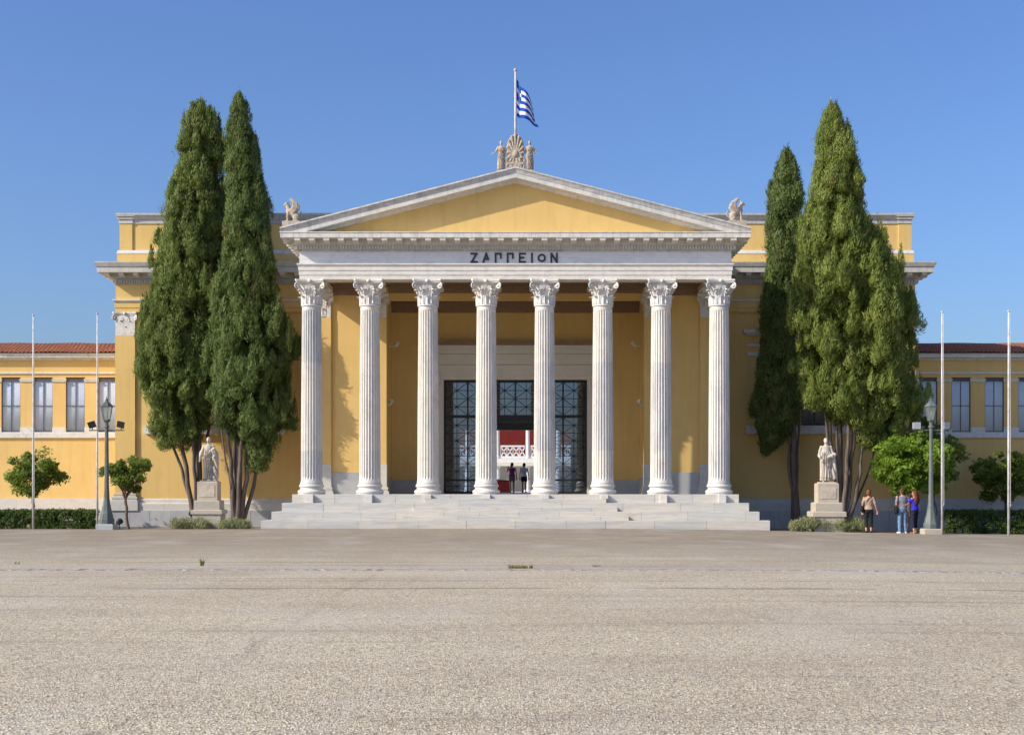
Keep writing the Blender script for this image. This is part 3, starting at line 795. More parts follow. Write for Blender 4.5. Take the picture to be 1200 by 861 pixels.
# --- main block behind the portico
BK = empty('main_block', (0, 0, 0), BLD)
WZ = [4.46, 7.55]
WIN_C = 13.65
WIN = [(-0.55 - 2*0.95, ), ]
openings = [(WIN_C + d - 0.62, WIN_C + d + 0.62) for d in (-2.05, 0.0, 2.05)]
for sx in (-1, 1):
    # wall pieces round the three openings
    xs = [8.65] + [v for o_ in openings for v in o_] + [BW - 0.0]
    for i in range(0, len(xs) - 1, 2):
        a, b = sorted((sx*xs[i], sx*xs[i+1]))
        box_part('wall', M['yellow'], BK, a, b, YB, YB + 0.5, WZ[0], WZ[1])
    a, b = sorted((sx*8.65, sx*BW))
    box_part('wall', M['yellow'], BK, a, b, YB, YB + 0.5, -0.4, WZ[0] - 0.001)
    box_part('wall', M['yellow'], BK, a, b, YB, YB + 0.5, WZ[1] + 0.001, 9.61)
    a, b = sorted((sx*BW, sx*(BW - 0.5)))
    box_part('flank_wall', M['yellow'], BK, a, b, YB + 0.501, 17.5, -0.4, 9.61)
    a, b = sorted((sx*(BW - 0.501), sx*6.301))
    box_part('rear_wall', M['yellow'], BK, a, b, 17.0, 17.5, -0.4, 9.61)
    # plinth: grey slabs under a white course
    xs = 8.9
    rr = random.Random(20 + sx)
    while xs < BW + 0.2:
        L = rr.uniform(0.8, 1.25); e = min(xs + L, BW + 0.24)
        if BW + 0.24 - e < 0.35: e = BW + 0.24
        a, b = sorted((sx*xs, sx*e))
        box_part('plinth_slab', M['stone_grey'], BK, a + 0.004, b - 0.004, YB - 0.24 + rr.uniform(-0.004, 0.004), YB - 0.002, -0.4, 0.588)
        xs = e
    xs = 8.9
    while xs < BW + 0.1:
        L = rr.uniform(1.3, 2.1); e = min(xs + L, BW + 0.18)
        if BW + 0.18 - e < 0.5: e = BW + 0.18
        a, b = sorted((sx*xs, sx*e))
        mb = MB(); pr = [(YB - 0.003, 0.59), (YB - 0.20, 0.59), (YB - 0.20, 0.90), (YB - 0.17, 0.93), (YB - 0.10, 0.935), (YB - 0.09, 1.08), (YB - 0.04, 1.13), (YB - 0.003, 1.13)]
        mb.rings([[(a + 0.003, y, z) for y, z in pr], [(b - 0.003, y, z) for y, z in pr]]); mb.build('plinth_course_block', M['stone_white'], BK)
        xs = e
    a, b = sorted((sx*(BW + 0.002), sx*(BW + 0.24))); box_part('plinth_slab', M['stone_grey'], BK, a, b, YB + 0.002, 12.0, -0.4, 0.586)
    a, b = sorted((sx*(BW + 0.002), sx*(BW + 0.17))); box_part('plinth_course_block', M['stone_white'], BK, a, b, YB + 0.002, 12.0, 0.587, 1.12)
    # corner pilaster with carved capital
    xa, xb = sx*(BW + 0.10), sx*(BW - 0.80); a, b = sorted((xa, xb)); xc = (a + b)/2
    box_part('pilaster', M['yellow'], BK, a, b, YB - 0.12, YB + 0.9, 1.36, 8.55)
    mb = MB()
    for e, z0, z1 in ((0.16, 0.936, 1.05), (0.11, 1.05, 1.13), (0.13, 1.13, 1.22), (0.05, 1.22, 1.30), (0.07, 1.30, 1.358)):
        mb.box(a - e, b + e, YB - 0.12 - e, YB + 0.9 + e, z0, z1)
    mb.build('pilaster_base', M['stone_white'], BK)
    box_part('pilaster_foot', M['stone_white'], BK, a - 0.17, b + 0.17, YB - 0.30, YB - 0.202, 0.592, 0.934)
    o = put('pilaster_capital', ME_CAP, M['marble_carved'], BK, loc=(xc, YB + 0.25, 8.552)); o.scale = (0.95, 0.76, 1.0)
    box_part('pilaster_capital_core', M['marble_carved'], BK, a + 0.01, b - 0.01, YB - 0.11, YB + 0.85, 8.553, 9.55)
    # triple window with hood, frieze lines, sill
    wx0, wx1 = sorted((sx*(WIN_C - 3.3), sx*(WIN_C + 3.3)))
    mb = MB(); mb.box(wx0, wx1, YB - 0.34, YB - 0.002, 8.66, 8.80); mb.box(wx0 + 0.1, wx1 - 0.1, YB - 0.22, YB - 0.002, 8.56, 8.658)
    mb.build('window_hood', M['trim'], BK)
    mb = MB(); mb.box(wx0 + 0.2, wx1 - 0.2, YB - 0.09, YB - 0.002, 8.05, 8.18); mb.box(wx0 + 0.2, wx1 - 0.2, YB - 0.10, YB - 0.002, 7.62, 7.80)
    mb.build('window_lintel', M['trim'], BK)
    box_part('window_sill', M['trim'], BK, wx0 + 0.1, wx1 - 0.1, YB - 0.26, YB - 0.002, 4.07, 4.45)
    for (p, q) in openings:
        a, b = sorted((sx*p, sx*q))
        w = MB(); t = 0.08
        w.box(a, a + t, YB + 0.18, YB + 0.26, WZ[0], WZ[1]); w.box(b - t, b, YB + 0.18, YB + 0.26, WZ[0], WZ[1])
        w.box(a + t, b - t, YB + 0.18, YB + 0.26, WZ[0], WZ[0] + t); w.box(a + t, b - t, YB + 0.18, YB + 0.26, WZ[1] - t, WZ[1])
        c = (a + b)/2; w.box(c - 0.03, c + 0.03, YB + 0.185, YB + 0.255, WZ[0] + t, WZ[1] - t)
        w.box(a + t, c - 0.03, YB + 0.19, YB + 0.25, 5.97, 6.03); w.box(c + 0.03, b - t, YB + 0.19, YB + 0.25, 5.97, 6.03)
        wo_ = w.build('window', M['win_frame'], BK)
        for u, v in ((a + t, c - 0.03), (c + 0.03, b - t)):
            box_part('pane', M['win_glass'], wo_, u, v, YB + 0.215, YB + 0.222, WZ[0] + t, 5.97)
            box_part('pane', M['win_glass'], wo_, u, v, YB + 0.215, YB + 0.222, 6.03, WZ[1] - t)
        box_part('curtain', M['inner'], wo_, a, b, YB + 0.40, YB + 0.42, WZ[0], WZ[1])
# entablature and parapet of the block, swept round three sides
def u_sweep(name, prof, hw, yf, y1, mat, parent, smooth=False):
    mb = MB()
    path = lambda o, z: [(-(hw + o), y1, z), (-(hw + o), yf - o, z), (hw + o, yf - o, z), (hw + o, y1, z)]
    n = len(prof); P = [path(o, z) for o, z in prof]
    rg = [[P[i][k] for i in range(n)] for k in range(4)]
    mb.rings(rg)
    return mb.build(name, mat, parent)
u_sweep('architrave', [(-0.5, 9.612), (0.10, 9.612), (0.10, 9.80), (0.125, 9.805), (0.125, 10.05), (-0.5, 10.05)], BW, YB, 17.5, M['yellow'], BK)
u_sweep('architrave_band', [(-0.5, 10.052), (0.13, 10.052), (0.20, 10.12), (0.20, 10.18), (-0.5, 10.18)], BW, YB, 17.5, M['trim'], BK)
u_sweep('frieze', [(-0.5, 10.182), (0.08, 10.182), (0.08, 10.87), (-0.5, 10.87)], BW, YB, 17.5, M['yellow'], BK)
u_sweep('dentil_course', [(-0.5, 10.872), (0.14, 10.872), (0.14, 11.10), (0.24, 11.14), (0.24, 11.32), (-0.5, 11.32)], BW, YB, 17.5, M['trim_grey'], BK)
u_sweep('cornice', [(-0.5, 11.322), (0.74, 11.322), (0.74, 11.56), (0.78, 11.58), (0.84, 11.74), (0.84, 11.79), (-0.5, 11.82)], BW, YB, 17.5, M['trim_grey'], BK)
mb = MB()
for sx in (-1, 1):
    for k in range(80):
        x = 8.8 + k*0.118
        if x > BW + 0.2: break
        mb.box(*sorted((sx*(x - 0.036), sx*(x + 0.036))), YB - 0.21, YB - 0.139, 10.90, 11.06)
    for k in range(40):
        y = YB - 0.1 + k*0.118; mb.box(*sorted((sx*(BW + 0.139), sx*(BW + 0.21))), y - 0.036, y + 0.036, 10.90, 11.06)
mb.build('dentil_row', M['trim_grey'], BK, kind='stuff')
for sx in (-1, 1):
    for k in range(15):
        put('modillion', ME_MOD, M['trim'], BK, loc=(sx*(9.2 + 0.66*k), YB - 0.2405, 11.3205))
    for k in range(6):
        put('modillion', ME_MOD, M['trim'], BK, loc=(sx*(BW + 0.2405), YB + 0.1 + 0.66*k, 11.3205), rz=sx*PI/2)
u_sweep('parapet_foot', [(-0.5, 11.822), (0.05, 11.822), (0.05, 12.25), (-0.5, 12.25)], BW, YB + 0.05, 17.5, M['yellow'], BK)
u_sweep('parapet_string', [(-0.5, 12.252), (0.055, 12.252), (0.075, 12.30), (0.02, 12.44), (-0.5, 12.44)], BW, YB + 0.05, 17.5, M['trim'], BK)
u_sweep('parapet', [(-0.5, 12.442), (-0.10, 12.442), (-0.10, 13.66), (-0.5, 13.66)], BW, YB + 0.05, 17.5, M['yellow'], BK)
u_sweep('parapet_cornice', [(-0.5, 13.662), (-0.06, 13.662), (-0.06, 13.84), (-0.02, 13.86), (0.06, 14.02), (0.10, 14.03), (0.10, 14.12), (-0.5, 14.13)], BW, YB + 0.05, 17.5, M['trim_grey'], BK)
for sx in (-1, 1):
    a, b = sorted((sx*(BW - 0.04), sx*(BW - 0.62)))
    box_part('parapet_pier', M['yellow'], BK, a, b, YB + 0.09, YB + 0.6, 12.444, 13.66)
    mb = MB()
    for e, z0, z1 in ((0.03, 13.664, 13.84), (0.08, 13.86, 13.95), (0.13, 13.98, 14.125)):
        mb.box(a - e, b + e, YB + 0.09 - e, YB + 0.62, z0, z1)
    mb.build('parapet_pier_cap', M['trim_grey'], BK)
box_part('block_roof', M['lead'], BK, -BW + 0.52, BW - 0.52, YB + 0.52, 17.48, 11.2, 11.5)

# --- bronze letters on the frieze
LET = empty('inscription', (0, 0, 0), BLD)
LH, LS = 0.405, 0.072
LZ0 = MZ(308.2, YF)
def strokes(name, px0, px1, segs, circ=None):
    x0, x1 = MX(px0, YF), MX(px1, YF); w = x1 - x0
    mb = MB(); y0, y1 = YF - 0.032, YF + 0.005; q = 0
    for (ax, az, bx, bz) in segs:
        p, r_ = Vector((x0 + ax*w, 0, LZ0 + az*LH)), Vector((x0 + bx*w, 0, LZ0 + bz*LH))
        u = (r_ - p).normalized(); n = Vector((-u.z, 0, u.x)) * LS/2; e = u * LS * 0.02
        pts = [p - n - e, p - n + (r_ - p) + e, r_ + n + e, p + n - e]
        yy = y0 - 0.0015*q; q += 1
        mb.rings([[(a.x, yy, a.z) for a in pts], [(a.x, y1, a.z) for a in pts]])
    if circ:
        n = 28; cx, cz, ro = (x0 + x1)/2, LZ0 + LH*0.49, LH*0.41
        rg = []
        for k in range(n + 1):
            a = 2*PI*k/n; c, s_ = math.cos(a), math.sin(a)
            rg.append([(cx + ro*c, y0, cz + ro*s_), (cx + ro*c, y1, cz + ro*s_), (cx + (ro - LS)*c, y1, cz + (ro - LS)*s_), (cx + (ro - LS)*c, y0, cz + (ro - LS)*s_)])
        mb.rings(rg, False, False)
    mb.build('letter', M['bronze'], LET)
h = LS / LH / 2
strokes('letter', 551.4, 559.8, [(0, 1 - h, 1, 1 - h), (0.88, 0.98, 0.12, 0.02), (0, h, 1, h)])
strokes('letter', 565.6, 573.2, [(0.05, 0.0, 0.60, 1.0), (0.50, 1.0, 0.92, 0.28), (0.25, 0.36, 0.85, 0.40)])
for a in (579.8, 593.9): strokes('letter', a, a + 8.0, [(0.12, 0, 0.12, 1), (0.0, 1 - h, 1.0, 1 - h), (0.88, 0.42, 0.88, 1.0)])
strokes('letter', 608, 616.4, [(0.12, 0, 0.12, 1), (0, 1 - h, 1, 1 - h), (0.1, 0.52, 0.78, 0.52), (0, h, 1, h)])
strokes('letter', 622, 624.6, [(0.5, 0, 0.5, 1)])
strokes('letter', 630.2, 639.4, [], circ=True)
strokes('letter', 645, 653.6, [(0.12, 0, 0.12, 1), (0.12, 0.97, 0.88, 0.03), (0.88, 0, 0.88, 1)])

# ------------------------------------------------------------------ side wings
WY = 12.0
def wing(sx, centers, label):
    w = empty('side_wing', (sx*22, WY, 0), label=label, cat='building', group='low tiled wings beside the hall')
    L = Vector((-sx*22, -WY, 0))
    def part(name, mat, *b, parent=None):
        o = box_part(name, mat, parent or w, *b)
        if parent is None: o.location = L
        return o
    def mpart(mb, name, mat, parent=None, **kw):
        o = mb.build(name, mat, parent or w, **kw)
        if parent is None: o.location = L
        return o
    xin, xout = BW + 0.003, 31.0
    def X(a, b): return sorted((sx*a, sx*b))
    z_sill, z_top = 4.37, 6.89
    a, b = X(xin, xout)
    part('wall', M['yellow'], a, b, WY, WY + 0.4, -0.5, 4.08)
    part('wall', M['yellow'], a, b, WY, WY + 0.4, 7.06, 7.90)
    part('wall', M['yellow'], a, b, WY + 0.41, 22.0, -0.5, 0.2)
    part('sill_band', M['trim'], a, b, WY - 0.10, WY + 0.4, 4.082, 4.30)
    part('sill_band', M['trim'], a, b, WY - 0.05, WY + 0.4, 4.302, 4.368)
    part('string_band', M['trim'], a, b, WY - 0.06, WY - 0.001, 7.23, 7.32)
    mb = MB(); pr = [(WY + 0.4, 7.902), (WY - 0.08, 7.902), (WY - 0.10, 7.98), (WY - 0.30, 8.02), (WY - 0.30, 8.14), (WY - 0.36, 8.21), (WY + 0.4, 8.22)]
    mb.rings([[(a, y, z) for y, z in pr], [(b, y, z) for y, z in pr]]); mpart(mb, 'cornice', M['trim'])
    # plinth
    rr = random.Random(40 + sx); x = BW + 0.25
    while x < xout:
        e = min(x + rr.uniform(0.9, 1.3), xout); p, q = X(x, e)
        part('plinth_slab', M['stone_grey'], p + 0.004, q - 0.004, WY - 0.22 + rr.uniform(-.004, .004), WY - 0.002, -0.5, 0.488); x = e
    x = BW + 0.18
    while x < xout:
        e = min(x + rr.uniform(1.3, 2.0), xout); p, q = X(x, e)
        part('plinth_course_block', M['stone_white'], p + 0.003, q - 0.003, WY - 0.14, WY - 0.002, 0.49, 1.10); x = e
    # windows between piers
    c = sorted(centers); hw = 0.47
    edges = [xin] + [v for k in c for v in (k - hw, k + hw)] + [xout]
    for i in range(0, len(edges), 2):
        u, v = edges[i], edges[i+1]
        if v - u < 0.02: continue
        p, q = X(u, v)
        part('pier', M['yellow'], p, q, WY, WY + 0.4, 4.37, 7.058)
        if v - u > 0.2 and v - u < 3:
            part('pier_foot', M['trim'], p - 0.012, q + 0.012, WY - 0.04, WY + 0.3, 4.371, 4.60)
            part('pier_cap', M['trim'], p - 0.02, q + 0.02, WY - 0.05, WY + 0.3, 6.84, 6.92)
            part('pier_cap', M['trim'], p - 0.04, q + 0.04, WY - 0.07, WY + 0.3, 6.922, 6.97)
    for k in c:
        p, q = X(k - hw, k + hw); m_ = (p + q)/2; y0 = WY + 0.055; t = 0.032
        f = MB()
        f.box(p, p + t, y0, y0 + 0.05, z_sill, 7.055); f.box(q - t, q, y0, y0 + 0.05, z_sill, 7.055)
        f.box(p + t, q - t, y0, y0 + 0.05, z_top - 0.02, 7.055); f.box(p + t, q - t, y0, y0 + 0.05, z_sill, z_sill + 0.05)
        f.box(m_ - 0.014, m_ + 0.014, y0 + 0.005, y0 + 0.045, z_sill + 0.05, z_top - 0.02)
        zm = 5.66
        f.box(p + t, m_ - 0.014, y0 + 0.008, y0 + 0.04, zm - 0.014, zm + 0.014); f.box(m_ + 0.014, q - t, y0 + 0.008, y0 + 0.04, zm - 0.014, zm + 0.014)
        wn = mpart(f, 'window', M['win_frame'])
        for u, v in ((p + t, m_ - 0.014), (m_ + 0.014, q - t)):
            for z0, z1 in ((z_sill + 0.05, zm - 0.014), (zm + 0.014, z_top - 0.02)):
                box_part('pane', M['win_glass'], wn, u, v, y0 + 0.018, y0 + 0.022, z0, z1)
        # pale blind hanging right behind the panes
        n = 40; rg = []
        for i in range(n + 1):
            xx = p + 0.02 + (q - p - 0.04)*i/n; yy = y0 + 0.055 + 0.004*math.sin(i*1.9 + k*7)
            rg.append([(xx, yy, z_sill), (xx, yy, 7.05), (xx, yy + 0.01, 7.05), (xx, yy + 0.01, z_sill)])
        MB().rings(rg).build('curtain', M['curtain'], wn, True)
    # tiled roof: courses of barrel tiles with scalloped eaves
    mb = MB(); y_e, z_e, y_r, z_r = WY - 0.42, 8.245, 17.0, 9.22
    nx = int((xout - xin) / 0.025); rows = 14
    us = [xin + (xout - xin)*i/nx for i in range(nx + 1)]
    for r in range(rows):
        ya, yb_ = y_e + (y_r - y_e)*r/rows, y_e + (y_r - y_e)*(r + 1.06)/rows
        za, zb = z_e + (z_r - z_e)*r/rows + 0.035, z_e + (z_r - z_e)*(r + 1.06)/rows + 0.005
        wv = [0.055*abs(math.sin(PI*u/0.21)) for u in us]
        jt = [0.012*math.sin(math.floor(u/0.21)*12.9898 + r*78.2) for u in us]
        f0 = [(sx*u, ya - 0.02, za + w_ - 0.05 + j) for u, w_, j in zip(us, wv, jt)]
        f1 = [(sx*u, ya, za + w_ + j) for u, w_, j in zip(us, wv, jt)]
        f2 = [(sx*u, yb_, zb + w_ + j) for u, w_, j in zip(us, wv, jt)]
        if sx < 0: f0, f1, f2 = f0[::-1], f1[::-1], f2[::-1]
        mb.rings([f2, f1, f0], False, False, closed=False)
    o = mpart(mb, 'roof_tiles', M['terracotta']); o['kind'] = 'stuff'
    part('roof_deck', M['trim'], a, b, WY + 0.401, 17.0, 8.0, 8.21)
    mb = MB(); p, q = X(xin, xout)
    mb.rings([[(p, WY + 0.401, 8.212), (p, 17.0, 8.212), (p, 17.0, 9.18)], [(q, WY + 0.401, 8.212), (q, 17.0, 8.212), (q, 17.0, 9.18)]]); mpart(mb, 'roof_core', M['terracotta'])
    part('rear_wall', M['yellow'], a, b, 16.9, 17.0, 0.2, 8.0)
    return w
wing(-1, [20.08 + 1.585*k for k in range(6)], 'low yellow wing with terracotta roof in full sun left of the hall')
wing(1, [20.30 + 1.64*k for k in range(6)], 'low yellow wing with terracotta roof in shade right of the hall')

# ------------------------------------------------------------------ courtyard gallery seen through the door
GA = empty('courtyard_gallery', (0, 44, FLOOR), label='white two storey courtyard gallery with red upper wall seen through the door', cat='building')
def ga(name, mat, *b): return box_part(name, mat, GA, b[0], b[1], b[2] - 44, b[3] - 44, b[4] - FLOOR, b[5] - FLOOR)
ga('courtyard_floor', M['floor_in'], -14, 14, 17.7, 48, FLOOR - 0.3, FLOOR - 0.004)
ga('back_wall', M['white_paint'], -14, 14, 47.4, 47.8, FLOOR, 3.60)
ga('upper_wall', M['red_wall'], -14, 14, 47.4, 47.8, 3.602, 8.6)
ga('gallery_floor', M['white_paint'], -14, 14, 44.0, 47.39, 3.50, 3.78)
ga('gallery_beam', M['cream'], -14, 14, 43.9, 44.4, 3.22, 3.498)
ga('gallery_roof', M['white_paint'], -14, 14, 43.6, 48, 8.3, 8.9)
for k in range(-6, 7):
    x = -0.2 + 2.2*k + 1.1
    MB().lathe([(0.26, FLOOR - FLOOR), (0.26, 0.1), (0.2, 0.14), (0.17, 1.7), (0.24, 1.78), (0.24, 1.858)], 14, (x, 0.22, 0)).build('gallery_column', M['white_paint'], GA, 40)
    MB().lathe([(0.2, 3.79 - FLOOR), (0.2, 3.9 - FLOOR), (0.15, 3.95 - FLOOR), (0.13, 8.1 - FLOOR), (0.2, 8.2 - FLOOR), (0.2, 8.299 - FLOOR)], 14, (x, 0.22, 0)).build('gallery_column', M['white_paint'], GA, 40)
    # pierced balustrade panel with crossed bars and rings
    a, b = x + 0.21, x + 2.2 - 0.21
    mb = MB(); z0, z1 = 3.79 - FLOOR, 4.73 - FLOOR; y0, y1 = 0.16, 0.24
    mb.box(a, b, y0 - 0.04, y1 + 0.04, z0, z0 + 0.16); mb.box(a, b, y0 - 0.04, y1 + 0.04, z1 - 0.12, z1)
    for j in range(4):
        u, v = a + (b - a)*j/4, a + (b - a)*(j + 1)/4; za, zb = z0 + 0.161, z1 - 0.121
        mb.box(u, u + 0.05, y0, y1, za, zb)
        for (p, q, r, s_) in ((u + 0.05, za, v, zb), (u + 0.05, zb, v, za)):
            P, Q = Vector((p, 0, q)), Vector((r, 0, s_)); n = (Q - P).normalized(); n = Vector((-n.z, 0, n.x))*0.045
            mb.rings([[(t.x, y0 + 0.01, t.z) for t in (P - n, P + n, Q + n, Q - n)], [(t.x, y1 - 0.01, t.z) for t in (P - n, P + n, Q + n, Q - n)]])
    mb.build('balustrade_panel', M['white_paint'], GA)

# ------------------------------------------------------------------ sculpture helper: overlapping solids fused into one skin
DG = None
def fuse(mb, voxel, smooth_it=3, name='figure', deform=None):
    me = mb.mesh(name)
    o = bpy.data.objects.new(name, me); COL.objects.link(o)
    r = o.modifiers.new('r', 'REMESH'); r.mode = 'VOXEL'; r.voxel_size = voxel; r.use_smooth_shade = True
    if smooth_it:
        s = o.modifiers.new('s', 'SMOOTH'); s.factor = 0.5; s.iterations = smooth_it
    dg = bpy.context.evaluated_depsgraph_get(); dg.update()
    out = bpy.data.meshes.new_from_object(o.evaluated_get(dg))
    bpy.data.objects.remove(o)
    if deform is not None:
        n = len(out.vertices); co = np.empty(n*3, np.float32); no = np.empty(n*3, np.float32)
        out.vertices.foreach_get('co', co); out.vertex_normals.foreach_get('vector', no)
        co, no = co.reshape(-1, 3), no.reshape(-1, 3)
        co += no * deform(co)[:, None]
        out.vertices.foreach_set('co', co.reshape(-1)); out.update()
    out.polygons.foreach_set('use_smooth', [True]*len(out.polygons))
    out.name = name
    return out

# ------------------------------------------------------------------ roof: crowning palmette, two attendants, griffins, flag
ORN_Y = -0.62
OZ = MZ(200, ORN_Y)
orn = empty('palmette_ornament', (0.0, ORN_Y, OZ), label='carved stone palmette crowning the pediment apex', cat='ornament')
def palmette():
    mb = MB(); cz = 0.62
    for k in range(13):
        a = PI/2 + (k - 6) * R(21); L = 0.66 - 0.26*abs(k - 6)/6 * (1.0 if abs(k - 6) < 5 else 1.0)
        L = 0.74 - 0.33*(abs(k - 6)/6)**1.2
        p0 = Vector((0.10*math.cos(a), 0, cz + 0.08*math.sin(a))); p1 = Vector((L*0.58*math.cos(a), 0, cz + L*math.sin(a)))
        mb.capsule(p0, p1, 0.022, 0.055)
    mb.ball((0, 0, cz), 0.14, 0.1, 0.14)
    for sd in (-1, 1):
        for (cx, cz2, q0, turns, s0) in ((0.24, 0.40, 0.20, 1.6, 1), (0.27, 0.14, 0.15, 1.4, -1), (0.11, 0.20, 0.11, 1.3, 1)):
            pts = []
            for i in range(22):
                t = i/21; an = s0*(PI/2) + s0*t*2*PI*turns; q = q0*(1 - 0.8*t)
                pts.append((sd*(cx + q*math.cos(an)), 0, cz2 + q*math.sin(an)))
            mb.tube(pts, 0.042, 8)
    mb.ball((0, 0.05, 0.3), 0.32, 0.07, 0.36); mb.ball((0, 0.06, 0.80), 0.37, 0.06, 0.60)
    return fuse(mb, 0.016, 2, 'palmette')
o_ = put('palmette', palmette(), M['roof_stone'], orn); o_.scale = (1.0, 1.0, 1.06)
mb = MB(); mb.box(-0.76, 0.76, -0.20, 0.42, -0.30, -0.02); mb.box(-0.36, 0.36, -0.17, 0.3, -0.019, 0.05)
mb.build('base_block', M['roof_stone'], orn)

def figure_prims(mb, arm_l, arm_r, robe=True, H=1.7, arms_r=0.045):
    """standing draped figure facing -Y, feet at z=0"""
    k = H/1.7
    P = lambda x, y, z: Vector((x*k, y*k, z*k))
    mb.ball(P(0, -0.01, 1.585), 0.078*k, 0.098*k, 0.118*k)
    mb.ball(P(0, -0.10, 1.57), 0.016*k, 0.025*k, 0.03*k)
    mb.ball(P(0, 0.02, 1.62), 0.086*k, 0.098*k, 0.10*k)
    mb.capsule(P(0, 0.0, 1.40), P(0, 0, 1.50), 0.058*k, 0.052*k)
    mb.tube([P(0, 0, 0.84), P(0, 0, 0.95), P(0, 0, 1.08), P(0, 0, 1.26), P(0, 0, 1.38), P(0, 0, 1.44)],
            [(0.15*k, 0.11*k), (0.172*k, 0.12*k), (0.145*k, 0.105*k), (0.175*k, 0.115*k), (0.175*k, 0.10*k), (0.07*k, 0.06*k)], 20, ref=(1, 0, 0))
    for s, arm in ((-1, arm_l), (1, arm_r)):
        sh = P(s*0.175, 0, 1.36); mb.ball(sh, 0.066*k)
        pts = [sh] + [P(*a) for a in arm]
        rs = [0.06, 0.05, 0.036]
        for i in range(len(pts) - 1): mb.capsule(pts[i], pts[i+1], rs[min(i, 2)]*k, rs[min(i+1, 2)]*k)
        h = pts[-1]; d = (pts[-1] - pts[-2]).normalized()
        mb.capsule(h, h + d*0.08*k, (0.036*k, 0.022*k), (0.034*k, 0.02*k))
        for f in range(4):
            off = Vector(((f - 1.5)*0.019*k, 0, 0)); q = h + d*0.085*k + off
            mb.capsule(q, q + d*(0.05 + 0.012*(f in (1, 2)))*k + Vector((0, -0.012*k, 0)), 0.010*k, 0.008*k, 6)
        q = h + d*0.03*k + Vector((-s*0.035*k, -0.015*k, 0)); mb.capsule(q, q + d*0.045*k + Vector((-s*0.012*k, -0.01*k, 0)), 0.012*k, 0.009*k, 6)
    for s in (-1, 1):
        mb.capsule(P(s*0.085, 0, 0.86), P(s*0.09, -0.02 if s > 0 else -0.06, 0.47), 0.088*k, 0.058*k)
        mb.capsule(P(s*0.09, -0.02 if s > 0 else -0.06, 0.47), P(s*0.10, 0.0, 0.07), 0.056*k, 0.038*k)
        mb.capsule(P(s*0.10, 0.01, 0.04), P(s*0.12, -0.15, 0.03), 0.042*k, 0.032*k)
    if robe:
        mb.tube([P(0, 0.02, 0.10), P(0.01, 0.01, 0.45), P(0, 0, 0.85), P(0, 0, 1.0)], [(0.205*k, 0.15*k), (0.20*k, 0.145*k), (0.19*k, 0.135*k), (0.16*k, 0.12*k)], 20, ref=(1, 0, 0))
    return mb
def folds(H, diag, amp=0.016, lo=0.02, hi=0.78, freq=17):
    def f(co):
        th = np.arctan2(co[:, 1], co[:, 0]); z = co[:, 2] / H
        ph = th*freq*0.5 + diag*z*9 + 1.3*np.sin(th*2.0 + z*5)
        w = np.clip((hi - z)/0.08, 0, 1) * np.clip((z - lo)/0.04, 0, 1)
        a_ = np.sin(ph*2); b_ = np.sin(ph*3.7 + 2.0)
        return (amp*np.sign(a_)*np.abs(a_)**0.5 + 0.55*amp*b_) * w
    return f
for sx in (-1, 1):
    t = empty('roof_figure', (sx*0.57, ORN_Y + 0.03, OZ - 0.02), group='figures on the pediment apex', cat='statue',
              label='small stone figure standing ' + ('left' if sx < 0 else 'right') + ' of the palmette on the roof')
    mb = MB()
    out = [(sx*0.30, 0.0, 1.12), (sx*0.46, -0.08, 0.98)]; inn = [(-sx*0.24, 0.02, 1.10), (-sx*0.20, -0.02, 0.86)]
    figure_prims(mb, out if sx < 0 else inn, inn if sx < 0 else out, True, 1.2)
    mb.ball((0, 0, 0.0), 0.17, 0.16, 0.05)
    put('figure', fuse(mb, 0.014, 2, 'figure', folds(1.2, 0.6, 0.015)), M['griffin'], t)
def griffin():
    mb = MB()
    V = lambda x, y, z: Vector((x, y, z))
    mb.capsule(V(0.16, 0, 0.30), V(-0.12, 0, 0.46), (0.15, 0.17), (0.14, 0.15))
    for s in (-1, 1):
        mb.ball(V(0.19, s*0.10, 0.22), 0.16, 0.085, 0.17)
        mb.capsule(V(0.12, s*0.13, 0.14), V(0.26, s*0.13, 0.05), 0.06, 0.045); mb.capsule(V(0.25, s*0.13, 0.045), V(0.08, s*0.14, 0.04), 0.045, 0.04)
        mb.capsule(V(-0.14, s*0.09, 0.42), V(-0.19, s*0.09, 0.22), 0.075, 0.05); mb.capsule(V(-0.19, s*0.09, 0.22), V(-0.17, s*0.09, 0.05), 0.048, 0.042)
        mb.capsule(V(-0.17, s*0.09, 0.04), V(-0.26, s*0.09, 0.035), 0.045, 0.04)
        for k in range(7):      # wing feathers sweeping up and curling forward at the tip
            t = k/6; bx = 0.05 + 0.20*t
            pts = [V(-0.08 + 0.14*t, s*0.14, 0.46 - 0.10*t), V(bx + 0.04, s*(0.20), 0.62), V(bx + 0.03*(1 - t), s*0.23, 0.82 - 0.04*t), V(bx - 0.12 - 0.02*t, s*0.23, 0.98 - 0.13*abs(t - 0.35))]
            mb.tube(pts, [0.05, 0.052, 0.05, 0.035], 8)
    mb.capsule(V(-0.12, 0, 0.52), V(-0.20, 0, 0.72), 0.12, 0.085)
    mb.ball(V(-0.24, 0, 0.77), 0.10, 0.085, 0.085)
    mb.capsule(V(-0.30, 0, 0.76), V(-0.37, 0, 0.70), 0.045, 0.018)
    for s in (-1, 1): mb.capsule(V(-0.20, s*0.05, 0.83), V(-0.17, s*0.06, 0.92), 0.025, 0.012)
    mb.tube([V(0.28, 0, 0.2), V(0.40, 0, 0.22), V(0.44, 0, 0.36), V(0.38, 0, 0.46)], [0.03, 0.03, 0.03, 0.045], 8)
    return fuse(mb, 0.016, 1, 'griffin')
ME_G = griffin()
